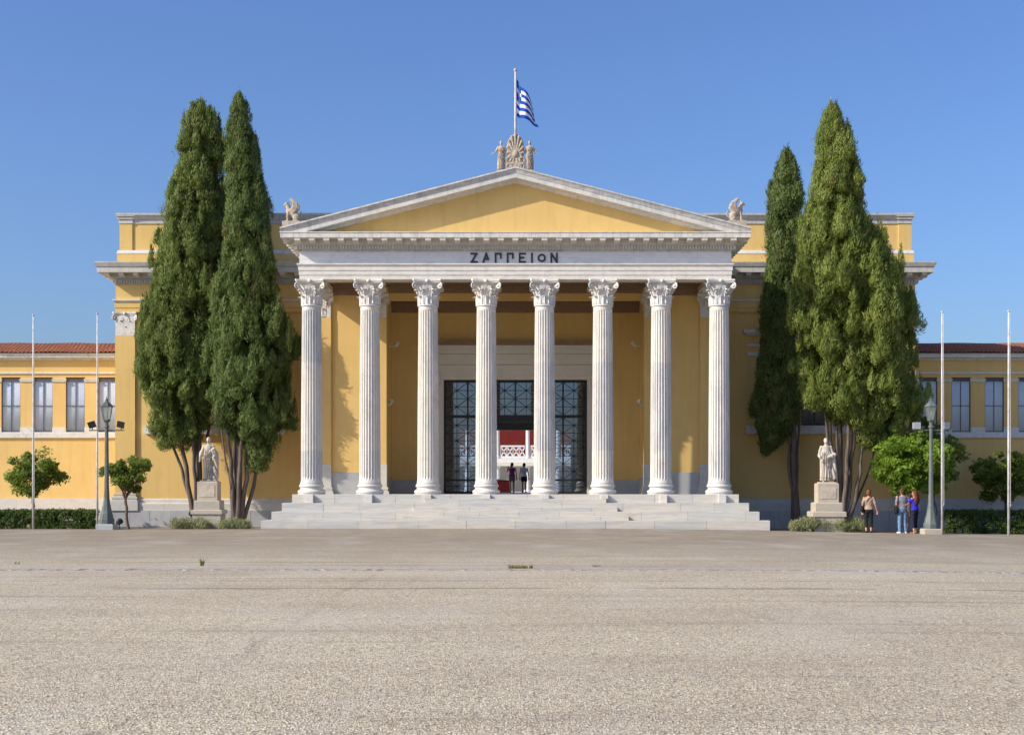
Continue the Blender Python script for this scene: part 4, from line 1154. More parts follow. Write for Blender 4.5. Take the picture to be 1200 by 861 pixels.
for sx in (-1, 1):
    gx = MX(342 if sx < 0 else 863.5, -0.75)
    zt = ZR1 - SL*abs(gx)
    t = empty('griffin_statue', (gx, -0.72, zt + 0.10), cat='statue', group='griffins on the pediment corners',
              label='stone winged griffin facing ' + ('left on the left' if sx < 0 else 'right on the right') + ' corner of the pediment')
    o = put('griffin', ME_G, M['griffin'], t, loc=(0, 0, 0.06)); o.scale = (-0.9 if sx > 0 else 0.9, 0.9, 0.93)
    mb = MB(); mb.rings([[(x, y, (-0.10 - SL*x*sx - 0.02 if z < 0 else 0.075)) for x, z in ((-0.36, -1), (0.36, -1), (0.36, 1), (-0.36, 1))] for y in (-0.24, 0.24)])
    mb.build('base_block', M['griffin'], t)
# flagpole with the striped flag hanging in folds
FP = empty('roof_flagpole', (0.0, -0.12, ZR1 - 0.05), label='white flagpole with blue and white striped flag on the pediment apex', cat='flagpole')
PTOP = MZ(84, -0.12) - (ZR1 - 0.05)
mb = MB(); mb.tube([(0, 0, 0), (0, 0, PTOP)], [0.05, 0.04], 10); mb.build('pole', M['pole'], FP, True)
mb = MB(); mb.ball((0, 0, PTOP + 0.05), 0.075, 0.075, 0.07); mb.build('finial', M['pole'], FP, True)
def flag_mat():
    m, t, b, o = newmat('flag_cloth')
    uv = N(t, 'ShaderNodeTexCoord').outputs['UV']
    sp = N(t, 'ShaderNodeSeparateXYZ'); t.links.new(uv, sp.inputs[0])
    def ma(op, a, b_):
        n = N(t, 'ShaderNodeMath', operation=op)
        for i, v in enumerate((a, b_)):
            if hasattr(v, 'is_output'): t.links.new(v, n.inputs[i])
            else: n.inputs[i].default_value = v
        return n.outputs[0]
    st = ma('MODULO', ma('FLOOR', ma('MULTIPLY', sp.outputs[1], 9.0), 0), 2.0)       # 0 blue, 1 white
    inx = ma('LESS_THAN', sp.outputs[0], 0.37); iny = ma('LESS_THAN', sp.outputs[1], 5/9)
    can = ma('MULTIPLY', inx, iny)
    cv = ma('LESS_THAN', ma('ABSOLUTE', ma('SUBTRACT', sp.outputs[0], 0.185), 0), 0.037)
    ch = ma('LESS_THAN', ma('ABSOLUTE', ma('SUBTRACT', sp.outputs[1], 2.5/9), 0), 0.5/9)
    cross = ma('MAXIMUM', cv, ch)
    fac = ma('ADD', ma('MULTIPLY', can, cross), ma('MULTIPLY', ma('SUBTRACT', 1.0, can), st))
    col = mix(t, fac, (0.012, 0.075, 0.46), (0.80, 0.80, 0.80))
    t.links.new(col, b.inputs['Base Color']); b.inputs['Roughness'].default_value = 0.8; b.inputs['Specular IOR Level'].default_value = 0.2
    tr = N(t, 'ShaderNodeBsdfTranslucent'); t.links.new(col, tr.inputs[0])
    mx = N(t, 'ShaderNodeMixShader'); mx.inputs[0].default_value = 0.3
    t.links.new(b.outputs[0], mx.inputs[1]); t.links.new(tr.outputs[0], mx.inputs[2]); t.links.new(mx.outputs[0], o.inputs[0])
    return m
def flag():
    nu, nv = 60, 30; H, Lf = 1.50, 2.3
    ztop = PTOP - 0.30
    vs, fs, uvs = [], [], []
    for j in range(nv + 1):
        v = j/nv
        for i in range(nu + 1):
            u = i/nu
            wv = math.sin(u*8.0 + v*1.2) ; w2 = math.cos(u*8.0 + v*1.2)
            spread = 0.62 + 0.24*v
            x = 0.05 + u*spread*1.05 + 0.06*(w2 - 1)*min(1, u*3) * (0.6 + 0.4*v)
            if v > 0.8 and u > 0.7: x += 0.12*(v - 0.8)/0.2*(u - 0.7)/0.3
            y = 0.26*wv*min(1, u*2.5) - 0.15*u
            z = ztop - v*H*(1 - 0.34*u) - 0.95*u**1.05 - 0.02*u*v
            vs.append((x, y, z)); uvs.append((u, v))
    n = nu + 1
    for j in range(nv):
        for i in range(nu): fs.append((j*n+i, (j+1)*n+i, (j+1)*n+i+1, j*n+i+1))
    me = bpy.data.meshes.new('flag'); me.from_pydata(vs, [], fs); me.update()
    uvl = me.uv_layers.new(name='UVMap')
    idx = np.empty(len(me.loops), np.int32); me.loops.foreach_get('vertex_index', idx)
    uvl.data.foreach_set('uv', np.array(uvs, np.float32)[idx].reshape(-1))
    return me
put('flag', flag(), flag_mat(), FP, True)

# ------------------------------------------------------------------ plants
def tri_mesh(name, V, F, tint, mat, parent=None, **kw):
    me = bpy.data.meshes.new(name)
    nv, nf = len(V), len(F); k = F.shape[1]
    me.vertices.add(nv); me.vertices.foreach_set('co', V.astype(np.float32).reshape(-1))
    me.loops.add(nf*k); me.loops.foreach_set('vertex_index', F.astype(np.int32).reshape(-1))
    me.polygons.add(nf); me.polygons.foreach_set('loop_start', np.arange(0, nf*k, k, dtype=np.int32))
    try: me.polygons.foreach_set('loop_total', np.full(nf, k, np.int32))
    except Exception: pass
    me.update(calc_edges=True)
    a = me.attributes.new('tint', 'FLOAT', 'POINT'); a.data.foreach_set('value', tint.astype(np.float32))
    return put(name, me, mat, parent, **kw)
def unit(a): return a / np.maximum(1e-9, np.linalg.norm(a, axis=1, keepdims=True))
def leaf_cloud(rng, C, A, n_per, ln, wd, up=0.0, rough=0.6, fill=0.25, tints=None, quad=False, wisp=0.0, flame=False):
    """leaves over the skins of many small clumps; C centres, A half axes"""
    n = len(C); T = n * n_per
    d = unit(rng.normal(size=(T, 3)))
    rad = np.where(rng.random(T) < fill, rng.uniform(0.3, 0.8, T), rng.uniform(0.8, 1.12, T))
    if wisp: rad = np.where(rng.random(T) < wisp, rng.uniform(1.1, 1.45, T), rad)
    ci = np.repeat(np.arange(n), n_per)
    lump = 1 + 0.18*np.sin(d[:, 0]*6 + ci) * np.sin(d[:, 2]*5 + ci*2.1)
    off = d * A[ci] * (rad*lump)[:, None]
    if flame: off[:, :2] *= (1 - 0.55*np.clip(d[:, 2], -0.25, 1))[:, None]; off[:, 2] = np.where(off[:, 2] > 0, off[:, 2]*1.3, off[:, 2]*0.85)
    P = C[ci] + off
    nrm = unit(unit(d / A[ci]) + rng.normal(size=(T, 3))*rough)
    t = rng.normal(size=(T, 3)); t[:, 2] += up*2.2
    t += d * up
    t = unit(t - nrm*np.sum(t*nrm, axis=1, keepdims=True)); b = np.cross(nrm, t)
    s = rng.uniform(0.65, 1.35, T)[:, None]
    if quad:
        V = np.stack([P - t*ln*s*0.5, P + b*wd*s*0.5 + nrm*0.01, P + t*ln*s*0.5, P - b*wd*s*0.5 + nrm*0.01], 1).reshape(-1, 3)
        F = np.arange(T*4).reshape(-1, 4); k = 4
    else:
        V = np.stack([P - b*wd*s*0.5, P + b*wd*s*0.5, P + t*ln*s], 1).reshape(-1, 3)
        F = np.arange(T*3).reshape(-1, 3); k = 3
    tc = (tints if tints is not None else rng.random(n))[ci] * 0.62 + rng.random(T)*0.38
    return V, F, np.repeat(tc, k)
def limb(rng, p0, p1, r0, r1, wob=0.08, seg=8, bow=None):
    p0, p1 = Vector(p0), Vector(p1); pts, rs = [], []
    for i in range(seg + 1):
        t = i/seg; p = p0.lerp(p1, t)
        p = p + Vector((rng.normal(), rng.normal(), 0)) * wob * math.sin(PI*t)
        if bow: p = p + Vector(bow) * math.sin(PI*t)
        pts.append(p); rs.append(r0*(1-t) + r1*t)
    return pts, rs

def cypress(y, trunk_px, rows, stems, mat, label, seed, tone=(0.0, 1.0), depth=0.85, nlump=1050, n_per=420):
    rng = np.random.default_rng(seed)
    x0 = MX(trunk_px, y); z0 = gz(x0, y)
    t = empty('cypress_tree', (x0, y, z0), label=label, cat='tree', group='tall cypresses before the facade')
    zz = np.array([MZ(r[0], y) for r in rows])[::-1]; L = np.array([MX(r[1], y) for r in rows])[::-1]; Rr = np.array([MX(r[2], y) for r in rows])[::-1]
    cx, hw = (L + Rr)/2, (Rr - L)/2
    zs_ = np.linspace(zz[0], zz[-1], 400); w = np.interp(zs_, zz, hw) + 0.12
    cdf = np.cumsum(w); cdf /= cdf[-1]
    z = np.interp(rng.random(nlump), cdf, zs_)
    h_ = np.interp(z, zz, hw); c_ = np.interp(z, zz, cx)
    th = rng.random(nlump)*2*PI
    lr = np.minimum(0.15 + 0.22*rng.random(nlump)**1.3, 0.08 + h_*0.32)
    inner = rng.random(nlump) < 0.25
    rr_ = np.where(inner, rng.uniform(0.1, 0.6, nlump), rng.uniform(0.78, 1.07, nlump))
    # limbs: bulges where a branch carries foliage, grooves between them
    nb = int(26 + 5.0*(zz[-1] - zz[0])); bt = rng.random(nb)*2*PI; bz = zz[0] + (zz[-1] - zz[0])*rng.random(nb)**1.25; br = rng.uniform(0.5, 1.0, nb)
    dth = np.angle(np.exp(1j*(th[:, None] - bt[None]))) * np.maximum(0.35, h_)[:, None]
    dz_ = z[:, None] - bz[None] - 0.25*h_[:, None]
    fld = np.max(br[None]*np.exp(-(dth/0.46)**2 - (dz_/np.where(dz_ > 0, 0.95, 0.55))**2), axis=1)
    rr_ = np.where(inner, rr_, rr_*(0.80 + 0.34*fld))
    keep = inner | (fld > 0.30) | (rng.random(nlump) < 0.55)
    z, h_, c_, th, lr, inner, rr_ = [q_[keep] for q_ in (z, h_, c_, th, lr, inner, rr_)]; nlump = len(z)
    ra = np.maximum(0.02, (h_ - lr*0.70)) * rr_
    C = np.stack([c_ + ra*np.cos(th) - x0, ra*depth*np.sin(th), z - z0], 1)
    ztop = zz[-1] - z0
    A = np.stack([lr, lr, lr*rng.uniform(1.3, 2.1, nlump)], 1)
    pl = (rng.random(nlump) < 0.24) & ~inner
    A[pl, :2] *= 0.55; A[pl, 2] *= 1.15; C[pl, 0] = c_[pl] - x0 + (C[pl, 0] - c_[pl] + x0)*1.10; C[pl, 2] += 0.2
    over = C[:, 2] > ztop - A[:, 2]*1.25
    C[over, 0] = (c_[over] - x0) + (C[over, 0] - c_[over] + x0)*0.4; C[over, 1] *= 0.4
    C[:, 2] = np.minimum(C[:, 2], ztop - A[:, 2]*1.25 - 0.9*np.where(over, rng.random(nlump), 0))
    # leader shoots up to the tip
    nt_ = 16; zt_ = np.linspace(zz[-1] - 2.4, zz[-1] - 0.52, nt_); ht_ = np.interp(zt_, zz, hw); ct_ = np.interp(zt_, zz, cx)
    C2 = np.stack([ct_ - x0 + rng.normal(size=nt_)*0.3*ht_, rng.normal(size=nt_)*0.3*ht_, zt_ - z0], 1)
    l2 = np.clip(ht_*0.55, 0.10, 0.30); A2 = np.stack([l2, l2, l2*1.5 + 0.12], 1)
    C, A = np.concatenate([C, C2]), np.concatenate([A, A2]); nlump = len(C)
    tints = tone[0] + (tone[1] - tone[0]) * rng.random(nlump)
    tints[rng.random(nlump) < 0.018] = 1.45
    V, F, tt = leaf_cloud(rng, C, A, n_per, 0.15, 0.040, 1.3, 0.34, 0.12, tints, wisp=0.08, flame=True)
    tri_mesh('crown', V, F, tt, M[mat], t, kind='stuff')
    mb = MB()
    pr = random.Random(seed)
    for (bx, tx, tz, r0, r1, dy, bow) in stems:
        p0 = (MX(bx, y) - x0, dy*0.25, -0.15); p1 = (MX(tx, y) - x0, dy, tz - z0)
        pts, rs = limb(rng, p0, p1, r0, r1, 0.04, 12, bow)
        rs = [0.78*r*(1 + 0.45*max(0, 1 - i/2.0)) for i, r in enumerate(rs)]
        mb.tube(pts, rs, 9)
    mb.build('trunk', M['bark'], t, True)
    return t
A_ROWS = [(119,236,241),(129,227,246),(145,217,252),(165,208,262),(194,200,266),(226,195,269),(249,190,270),(288,182,271),(320,177,274),(356,168,274),(375,164,260),(403,162,254),(437,156,252),(458,160,252),(479,171,252),(504,180,246),(520,188,222)]
B_ROWS = [(109,279,285),(122,272,287),(138,268,290),(158,267,293),(184,265,305),(210,264,306),(236,263,314),(262,262,316),(288,261,318),(327,257,326),(347,244,325),(371,242,332),(406,242,347),(427,243,345),(448,245,340),(479,247,340),(500,256,344),(516,275,318),(545,289,314)]
C_ROWS = [(175,921,925),(188,913,931),(213,904,938),(235,901,941),(273,898,938),(311,900,936),(342,894,936),(377,892,936),(393,891,938),(425,884,941),(458,882,944),(490,883,938),(506,888,925),(527,891,905)]
D_ROWS = [(122,974,981),(141,965,986),(166,957,997),(191,956,1004),(217,946,1014),(248,944,1020),(273,933,1029),(298,934,1040),(330,922,1060),(348,922,1080),(370,924,1076),(409,931,1070),(438,930,1076),(464,935,1082),(490,978,1070),(506,998,1068),(520,1012,1056)]
def sz(py, y): return MZ(py, y)
cypress(5.0, 232, A_ROWS, [(232, 232, sz(330,5), 0.26, 0.10, 0, None), (230, 200, sz(400,5), 0.16, 0.06, -0.3, (-0.05,0,0)), (234, 252, sz(400,5), 0.14, 0.05, 0.3, None), (231, 185, sz(470,5), 0.12, 0.05, 0.1, (0.15,0,-0.1)), (232, 222, sz(400,5), 0.13, 0.05, -0.6, None), (233, 240, sz(420,5), 0.13, 0.05, -0.4, None)],
        'cyp', 'broad dense cypress furthest left, behind the robed statue', 1)
cypress(3.15, 278, B_ROWS, [(276, 262, sz(420,3.15), 0.15, 0.06, -0.3, (0.05,0,0)), (279, 281, sz(330,3.15), 0.20, 0.08, 0, None), (281, 300, sz(430,3.15), 0.15, 0.06, -0.2, (0.10,0,0)), (280, 314, sz(455,3.15), 0.13, 0.05, 0.2, (0.22,0,-0.1)), (277, 271, sz(430,3.15), 0.14, 0.06, 0.3, None), (279, 290, sz(420,3.15), 0.14, 0.05, -0.5, None), (276, 253, sz(460,3.15), 0.07, 0.03, -0.3, (0.1,0,0))],
        'cyp_dark', 'cypress with a thin pointed top beside the left end of the steps', 2, nlump=920)
cypress(5.2, 933, C_ROWS, [(933, 930, sz(300,5.2), 0.22, 0.08, 0, (-0.12,0,0)), (932, 918, sz(470,5.2), 0.10, 0.05, -0.2, None), (932, 938, sz(470,5.2), 0.10, 0.05, 0.1, None)],
        'cyp_dark', 'slender dark cypress nearest the right end of the steps', 3, nlump=640)
cypress(1.7, 985, D_ROWS, [(983, 972, sz(430,1.7), 0.20, 0.08, 0.2, (-0.1,0,0)), (985, 984, sz(300,1.7), 0.24, 0.10, 0.4, None), (986, 1000, sz(450,1.7), 0.17, 0.07, -0.3, (0.12,0,0)), (988, 1012, sz(470,1.7), 0.14, 0.06, -0.2, (0.25,0,-0.15)), (985, 990, sz(440,1.7), 0.15, 0.06, -0.5, (0.1,0,0)), (984, 964, sz(470,1.7), 0.12, 0.05, -0.2, (-0.05,0,0)), (988, 1040, sz(478,1.7), 0.08, 0.03, 0.3, (0.1,0,-0.2))],
        'cyp_gold', 'largest olive green cypress behind the standing robed statue on the right', 4, depth=0.8, nlump=1350)

def round_tree(name, y, px, py_base, crown, mat, label, seed, lumps=60, n_per=170, leafsz=(0.14, 0.072), lean=0.0, r0=0.06):
    rng = np.random.default_rng(seed)
    x0 = MX(px, y); z0 = gz(x0, y)
    t = empty(name, (x0, y, z0), label=label, cat='tree', group='small round trees by the wings')
    l, r, tp, bt = crown
    cx, hx = (MX(l, y) + MX(r, y))/2 - x0, (MX(r, y) - MX(l, y))/2
    zt, zb = MZ(tp, y) - z0, MZ(bt, y) - z0; cz, hz = (zt + zb)/2, (zt - zb)/2
    d = unit(rng.normal(size=(lumps, 3))); q = (rng.uniform(0.02, 1.0, lumps)**0.45*0.97)[:, None]
    d[:, 2] *= 1.0; q = q * (1 + 0.16*np.sin(d[:, :1]*5 + seed) * np.cos(d[:, 2:3]*4 + seed))
    C = np.array([cx, 0, cz]) + d*q*np.array([hx*0.92, hx*0.85, hz*0.92])
    lr = rng.uniform(0.13, 0.31, lumps) * min(1.2, hx/1.2)
    A = np.stack([lr*1.15, lr*1.15, lr*0.85], 1)
    V, F, tt = leaf_cloud(rng, C, A, n_per, leafsz[0], leafsz[1], -0.15, 0.75, 0.45, None, True)
    tri_mesh('crown', V, F, tt, M[mat], t, kind='stuff')
    mb = MB()
    fork = Vector((cx*0.45 + lean, 0, zb + 0.05))
    pts, rs = limb(rng, (0, 0, -0.1), fork, r0*1.25, r0, 0.03, 7); mb.tube(pts, rs, 9)
    for k in range(7):
        a = 2*PI*k/7 + 0.4; e = Vector((cx + 0.62*hx*math.cos(a), 0.55*hx*math.sin(a), cz + hz*(0.1 + 0.3*rng.random())))
        pts, rs = limb(rng, fork - Vector((0, 0, 0.08)), e, r0*0.7, r0*0.2, 0.05, 7); mb.tube(pts, rs, 6)
    mb.build('trunk', M['bark2'], t, True)
round_tree('orange_tree', 4.0, 37, 617, (3, 81, 525, 583), 'orange_leaf', 'small round green tree behind the leftmost white flagpole', 21, 58, 130)
round_tree('orange_tree', 0.8, 150, 617, (119, 180, 531, 584), 'orange_leaf', 'small green tree with a crooked trunk beside the left lamp post', 22, 44, 130, lean=-0.1, r0=0.055)
round_tree('lime_tree', -0.2, 1062, 617, (1021, 1120, 507, 583), 'lime_leaf', 'bright yellow green tree behind the standing people', 23, 105, 130, (0.19, 0.11))
round_tree('orange_tree', 3.8, 1098, 617, (1045, 1132, 488, 580), 'orange_leaf', 'darker green tree behind the right lamp post', 24, 85, 140, (0.17, 0.09))
round_tree('orange_tree', 9.0, 1178, 622, (1130, 1230, 525, 588), 'orange_leaf', 'dark green spreading tree beneath the right wing windows', 25, 85, 140, (0.17, 0.09))

def hedge(px0, px1, y, py_top, label, seed):
    rng = np.random.default_rng(seed)
    x0, x1 = MX(px0, y), MX(px1, y); zt = MZ(py_top, y); g = gz((x0 + x1)/2, y); xc = (x0 + x1)/2
    t = empty('clipped_hedge', (xc, y, g), label=label, cat='hedge', group='clipped hedges below the wings')
    h = zt - g; n = int((x1 - x0) * 100)
    C = np.stack([rng.uniform(x0, x1, n) - xc, rng.uniform(-0.35, 0.35, n), rng.uniform(0.05, h - 0.1, n)], 1)
    # push clumps to the clipped faces
    k = rng.integers(0, 3, n); C[k == 0, 1] = -0.36; C[k == 1, 2] = h - 0.12
    A = np.full((n, 3), 0.13) * rng.uniform(0.8, 1.25, n)[:, None]
    V, F, tt = leaf_cloud(rng, C, A, 70, 0.07, 0.045, 0.1, 0.7, 0.3, None, True)
    tri_mesh('foliage', V, F, tt, M['hedge_leaf'], t, kind='stuff')
    mb = MB()
    for i in range(int((x1 - x0) / 0.5)):
        x = x0 + 0.25 + i*0.5 - xc; mb.tube([(x, 0, -0.1), (x + 0.05, 0.03, h*0.4), (x, 0, h*0.75)], [0.03, 0.022, 0.01], 6)
    mb.build('stems', M['bark2'], t)
hedge(-60, 113, 3.0, 597, 'clipped dark green hedge under the left wing', 31)
hedge(1107, 1262, 3.6, 597.5, 'clipped dark green hedge under the right wing', 32)

def shrub(px0, px1, y, py_top, label, seed):
    rng = np.random.default_rng(seed)
    x0, x1 = MX(px0, y), MX(px1, y); xc = (x0 + x1)/2; g = gz(xc, y); h = MZ(py_top, y) - g; hw = (x1 - x0)/2
    t = empty('low_shrub', (xc, y, g), label=label, cat='shrub', group='grey green shrubs round the statues')
    n = 34
    u = rng.uniform(-1, 1, n); v = rng.uniform(-1, 1, n)
    env = np.sqrt(np.clip(1 - u*u*0.8, 0.1, 1))
    C = np.stack([u*hw*0.86, v*0.32*env, h*(0.28 + 0.42*env*rng.random(n))], 1)
    A = np.stack([np.full(n, 0.17), np.full(n, 0.17), np.full(n, 0.17)], 1) * min(1.25, h/0.36)
    V, F, tt = leaf_cloud(rng, C, A, 260, 0.10, 0.022, 0.8, 0.8, 0.5, None)
    tri_mesh('foliage', V, F, tt, M['shrub_leaf'], t, kind='stuff')
    mb = MB()
    for k in range(9):
        a = 2*PI*k/9; mb.tube([(0.1*math.cos(a)*hw, 0.08*math.sin(a), -0.05), (0.7*hw*math.cos(a), 0.22*math.sin(a), h*0.55)], [0.014, 0.006], 5)
    mb.build('stems', M['bark2'], t)
shrub(197, 246, -1.2, 605.5, 'low grey green shrub left of the left statue pedestal', 41)
shrub(257, 292, -1.2, 606, 'low grey green shrub right of the left statue pedestal', 42)
shrub(926, 976, -1.9, 606.5, 'low grey green shrub left of the right statue pedestal', 43)
shrub(974, 1016, -1.9, 606, 'low grey green shrub right of the right statue pedestal', 44)

def weed(px, py, h, w, label, seed, nb=60):
    rng = np.random.default_rng(seed)
    dist = EYE*FPX/(py - 572.0); y = dist - DIST; x = MX(px, y); g = gz(x)
    V, F = [], []
    for i in range(nb):
        bx, by = rng.uniform(-w, w), rng.uniform(-0.04, 0.04); hh = h*rng.uniform(0.4, 1.0); a = rng.uniform(0, 2*PI)
        lx, ly = rng.normal()*0.25*hh, rng.normal()*0.2*hh; ww = 0.006
        n = len(V); dx, dy = ww*math.cos(a), ww*math.sin(a)
        V += [(bx - dx, by - dy, -0.01), (bx + dx, by + dy, -0.01), (bx + lx*0.4 + dx, by + ly*0.4 + dy, hh*0.6), (bx + lx*0.4 - dx, by + ly*0.4 - dy, hh*0.6), (bx + lx, by + ly, hh)]
        F += [(n, n+1, n+2), (n, n+2, n+3), (n+3, n+2, n+4)]
    V, F = np.array(V), np.array(F)
    tri_mesh('weed_tuft', V, F, rng.random(len(V)), M['weed'], None, loc=(x, y, g), label=label, cat='weed', group='weeds growing in the paving joint')
weed(237, 663, 0.20, 0.03, 'single upright green weed in the paving joint on the left', 51, 26)
weed(610, 666, 0.10, 0.24, 'wide yellowish grass tuft in the paving joint before the steps', 52, 130)
weed(20, 661, 0.09, 0.05, 'tiny weed in the paving at the far left', 53, 16)
weed(700, 664, 0.06, 0.10, 'small sparse weed right of the yellowish grass tuft', 54, 26)

chippings()
# ------------------------------------------------------------------ statues on pedestals
def pedestal(t, dims, mat):
    for (name, w, d, z0, z1, c) in dims:
        rg = lambda e, z: [(-w/2 + e, -d/2 + e, z), (w/2 - e, -d/2 + e, z), (w/2 - e, d/2 - e, z), (-w/2 + e, d/2 - e, z)]
        MB().rings([rg(0, z0), rg(0, z1 - c), rg(c, z1)]).build(name, mat, t)
y = -0.6
xl = MX(245, y)
ls = empty('robed_statue', (xl, y, gz(xl)), label='white marble statue with bare forearm and toga on the left pedestal', cat='statue', group='marble statues before the facade')
lz = [MZ(p, y) for p in (617, 604, 600, 584, 563)]
pedestal(ls, [('pedestal_foot', 1.12, 0.95, -0.2, MZ(602, y), 0.02), ('pedestal_slab', 1.24, 1.05, MZ(602, y) + 0.001, MZ(597, y), 0.03), ('pedestal_step', 1.02, 0.9, MZ(597, y) + 0.001, MZ(586, y), 0.03), ('pedestal_die', 0.80, 0.72, MZ(586, y) + 0.001, MZ(564, y), 0.025), ('plaque', 0.0, 0.0, 0, 0, 0)][:4], M['pedestal'])
mb = MB()
figure_prims(mb, [(-0.27, -0.02, 1.10), (-0.30, -0.14, 0.86)], [(0.26, 0.02, 1.12), (0.24, -0.10, 1.0)], True, 1.76)
mb.capsule((-0.12, -0.09, 1.0), (0.24, -0.08, 1.30), 0.05, 0.06); mb.capsule((-0.16, -0.08, 0.92), (0.25, -0.07, 1.18), 0.05, 0.06)
mb.capsule((0.26, 0.02, 1.1), (0.27, 0.03, 0.45), (0.10, 0.14), (0.12, 0.13)); mb.capsule((0.27, 0.03, 0.5), (0.25, 0.03, 0.06), (0.12, 0.13), (0.11, 0.13))
mb.capsule((-0.30, -0.22, 0.80), (-0.36, -0.22, 0.80), 0.035, 0.03)
mb.rings([[(-0.30, -0.22, -0.02), (0.36, -0.22, -0.02), (0.36, 0.24, -0.02), (-0.30, 0.24, -0.02)], [(-0.30, -0.22, 0.05), (0.36, -0.22, 0.05), (0.36, 0.24, 0.05), (-0.30, 0.24, 0.05)]])
put('figure', fuse(mb, 0.016, 2, 'figure', folds(1.76, 1.1, 0.028, 0.04, 0.74, 14)), M['statue'], ls, loc=(-0.02, 0, MZ(564, y)))
y = -1.6
xr = MX(968.5, y)
rs_ = empty('robed_statue', (xr, y, gz(xr)), label='cream marble statue in a long buttoned coat on the right pedestal', cat='statue', group='marble statues before the facade')
g = gz(xr)
pedestal(rs_, [('pedestal_foot', 1.16, 1.0, -0.2, MZ(605, y) - g, 0.02), ('pedestal_slab', 1.30, 1.1, MZ(605, y) + 0.001 - g, MZ(599, y) - g, 0.03), ('pedestal_step', 1.04, 0.92, MZ(599, y) + 0.001 - g, MZ(588.5, y) - g, 0.03), ('pedestal_die', 0.80, 0.72, MZ(588.5, y) + 0.001 - g, MZ(566, y) - g, 0.025)], M['pedestal'])
mb = MB()
figure_prims(mb, [(-0.27, 0.02, 1.10), (-0.20, -0.12, 0.90)], [(0.26, -0.02, 1.10), (0.10, -0.17, 1.02)], True, 1.76)
mb.tube([(0.02, 0, 0.22), (0.0, 0, 0.8), (0, 0, 1.2), (0, 0, 1.46)], [(0.23, 0.165), (0.215, 0.15), (0.205, 0.14), (0.12, 0.10)], 20, ref=(1, 0, 0))
mb.capsule((0.10, -0.16, 1.0), (0.30, -0.10, 1.12), 0.05, 0.07)
mb.capsule((0.26, -0.02, 1.05), (0.29, 0.0, 0.25), (0.09, 0.12), (0.12, 0.13))
mb.rings([[(-0.30, -0.24, -0.02), (0.36, -0.24, -0.02), (0.36, 0.24, -0.02), (-0.30, 0.24, -0.02)], [(-0.30, -0.24, 0.05), (0.36, -0.24, 0.05), (0.36, 0.24, 0.05), (-0.30, 0.24, 0.05)]])
put('figure', fuse(mb, 0.016, 2, 'figure', folds(1.76, 0.25, 0.026, 0.04, 0.72, 13)), M['statue'], rs_, loc=(-0.02, 0, MZ(566, y) - g))
MB().box(-0.30, 0.30, -0.375, -0.361, MZ(584, y) - g, MZ(571, y) - g).build('inscription_panel', M['statue'], rs_)
MB().box(-0.30, 0.30, -0.375, -0.361, MZ(582, -0.6), MZ(569, -0.6)).build('inscription_panel', M['statue'], ls)

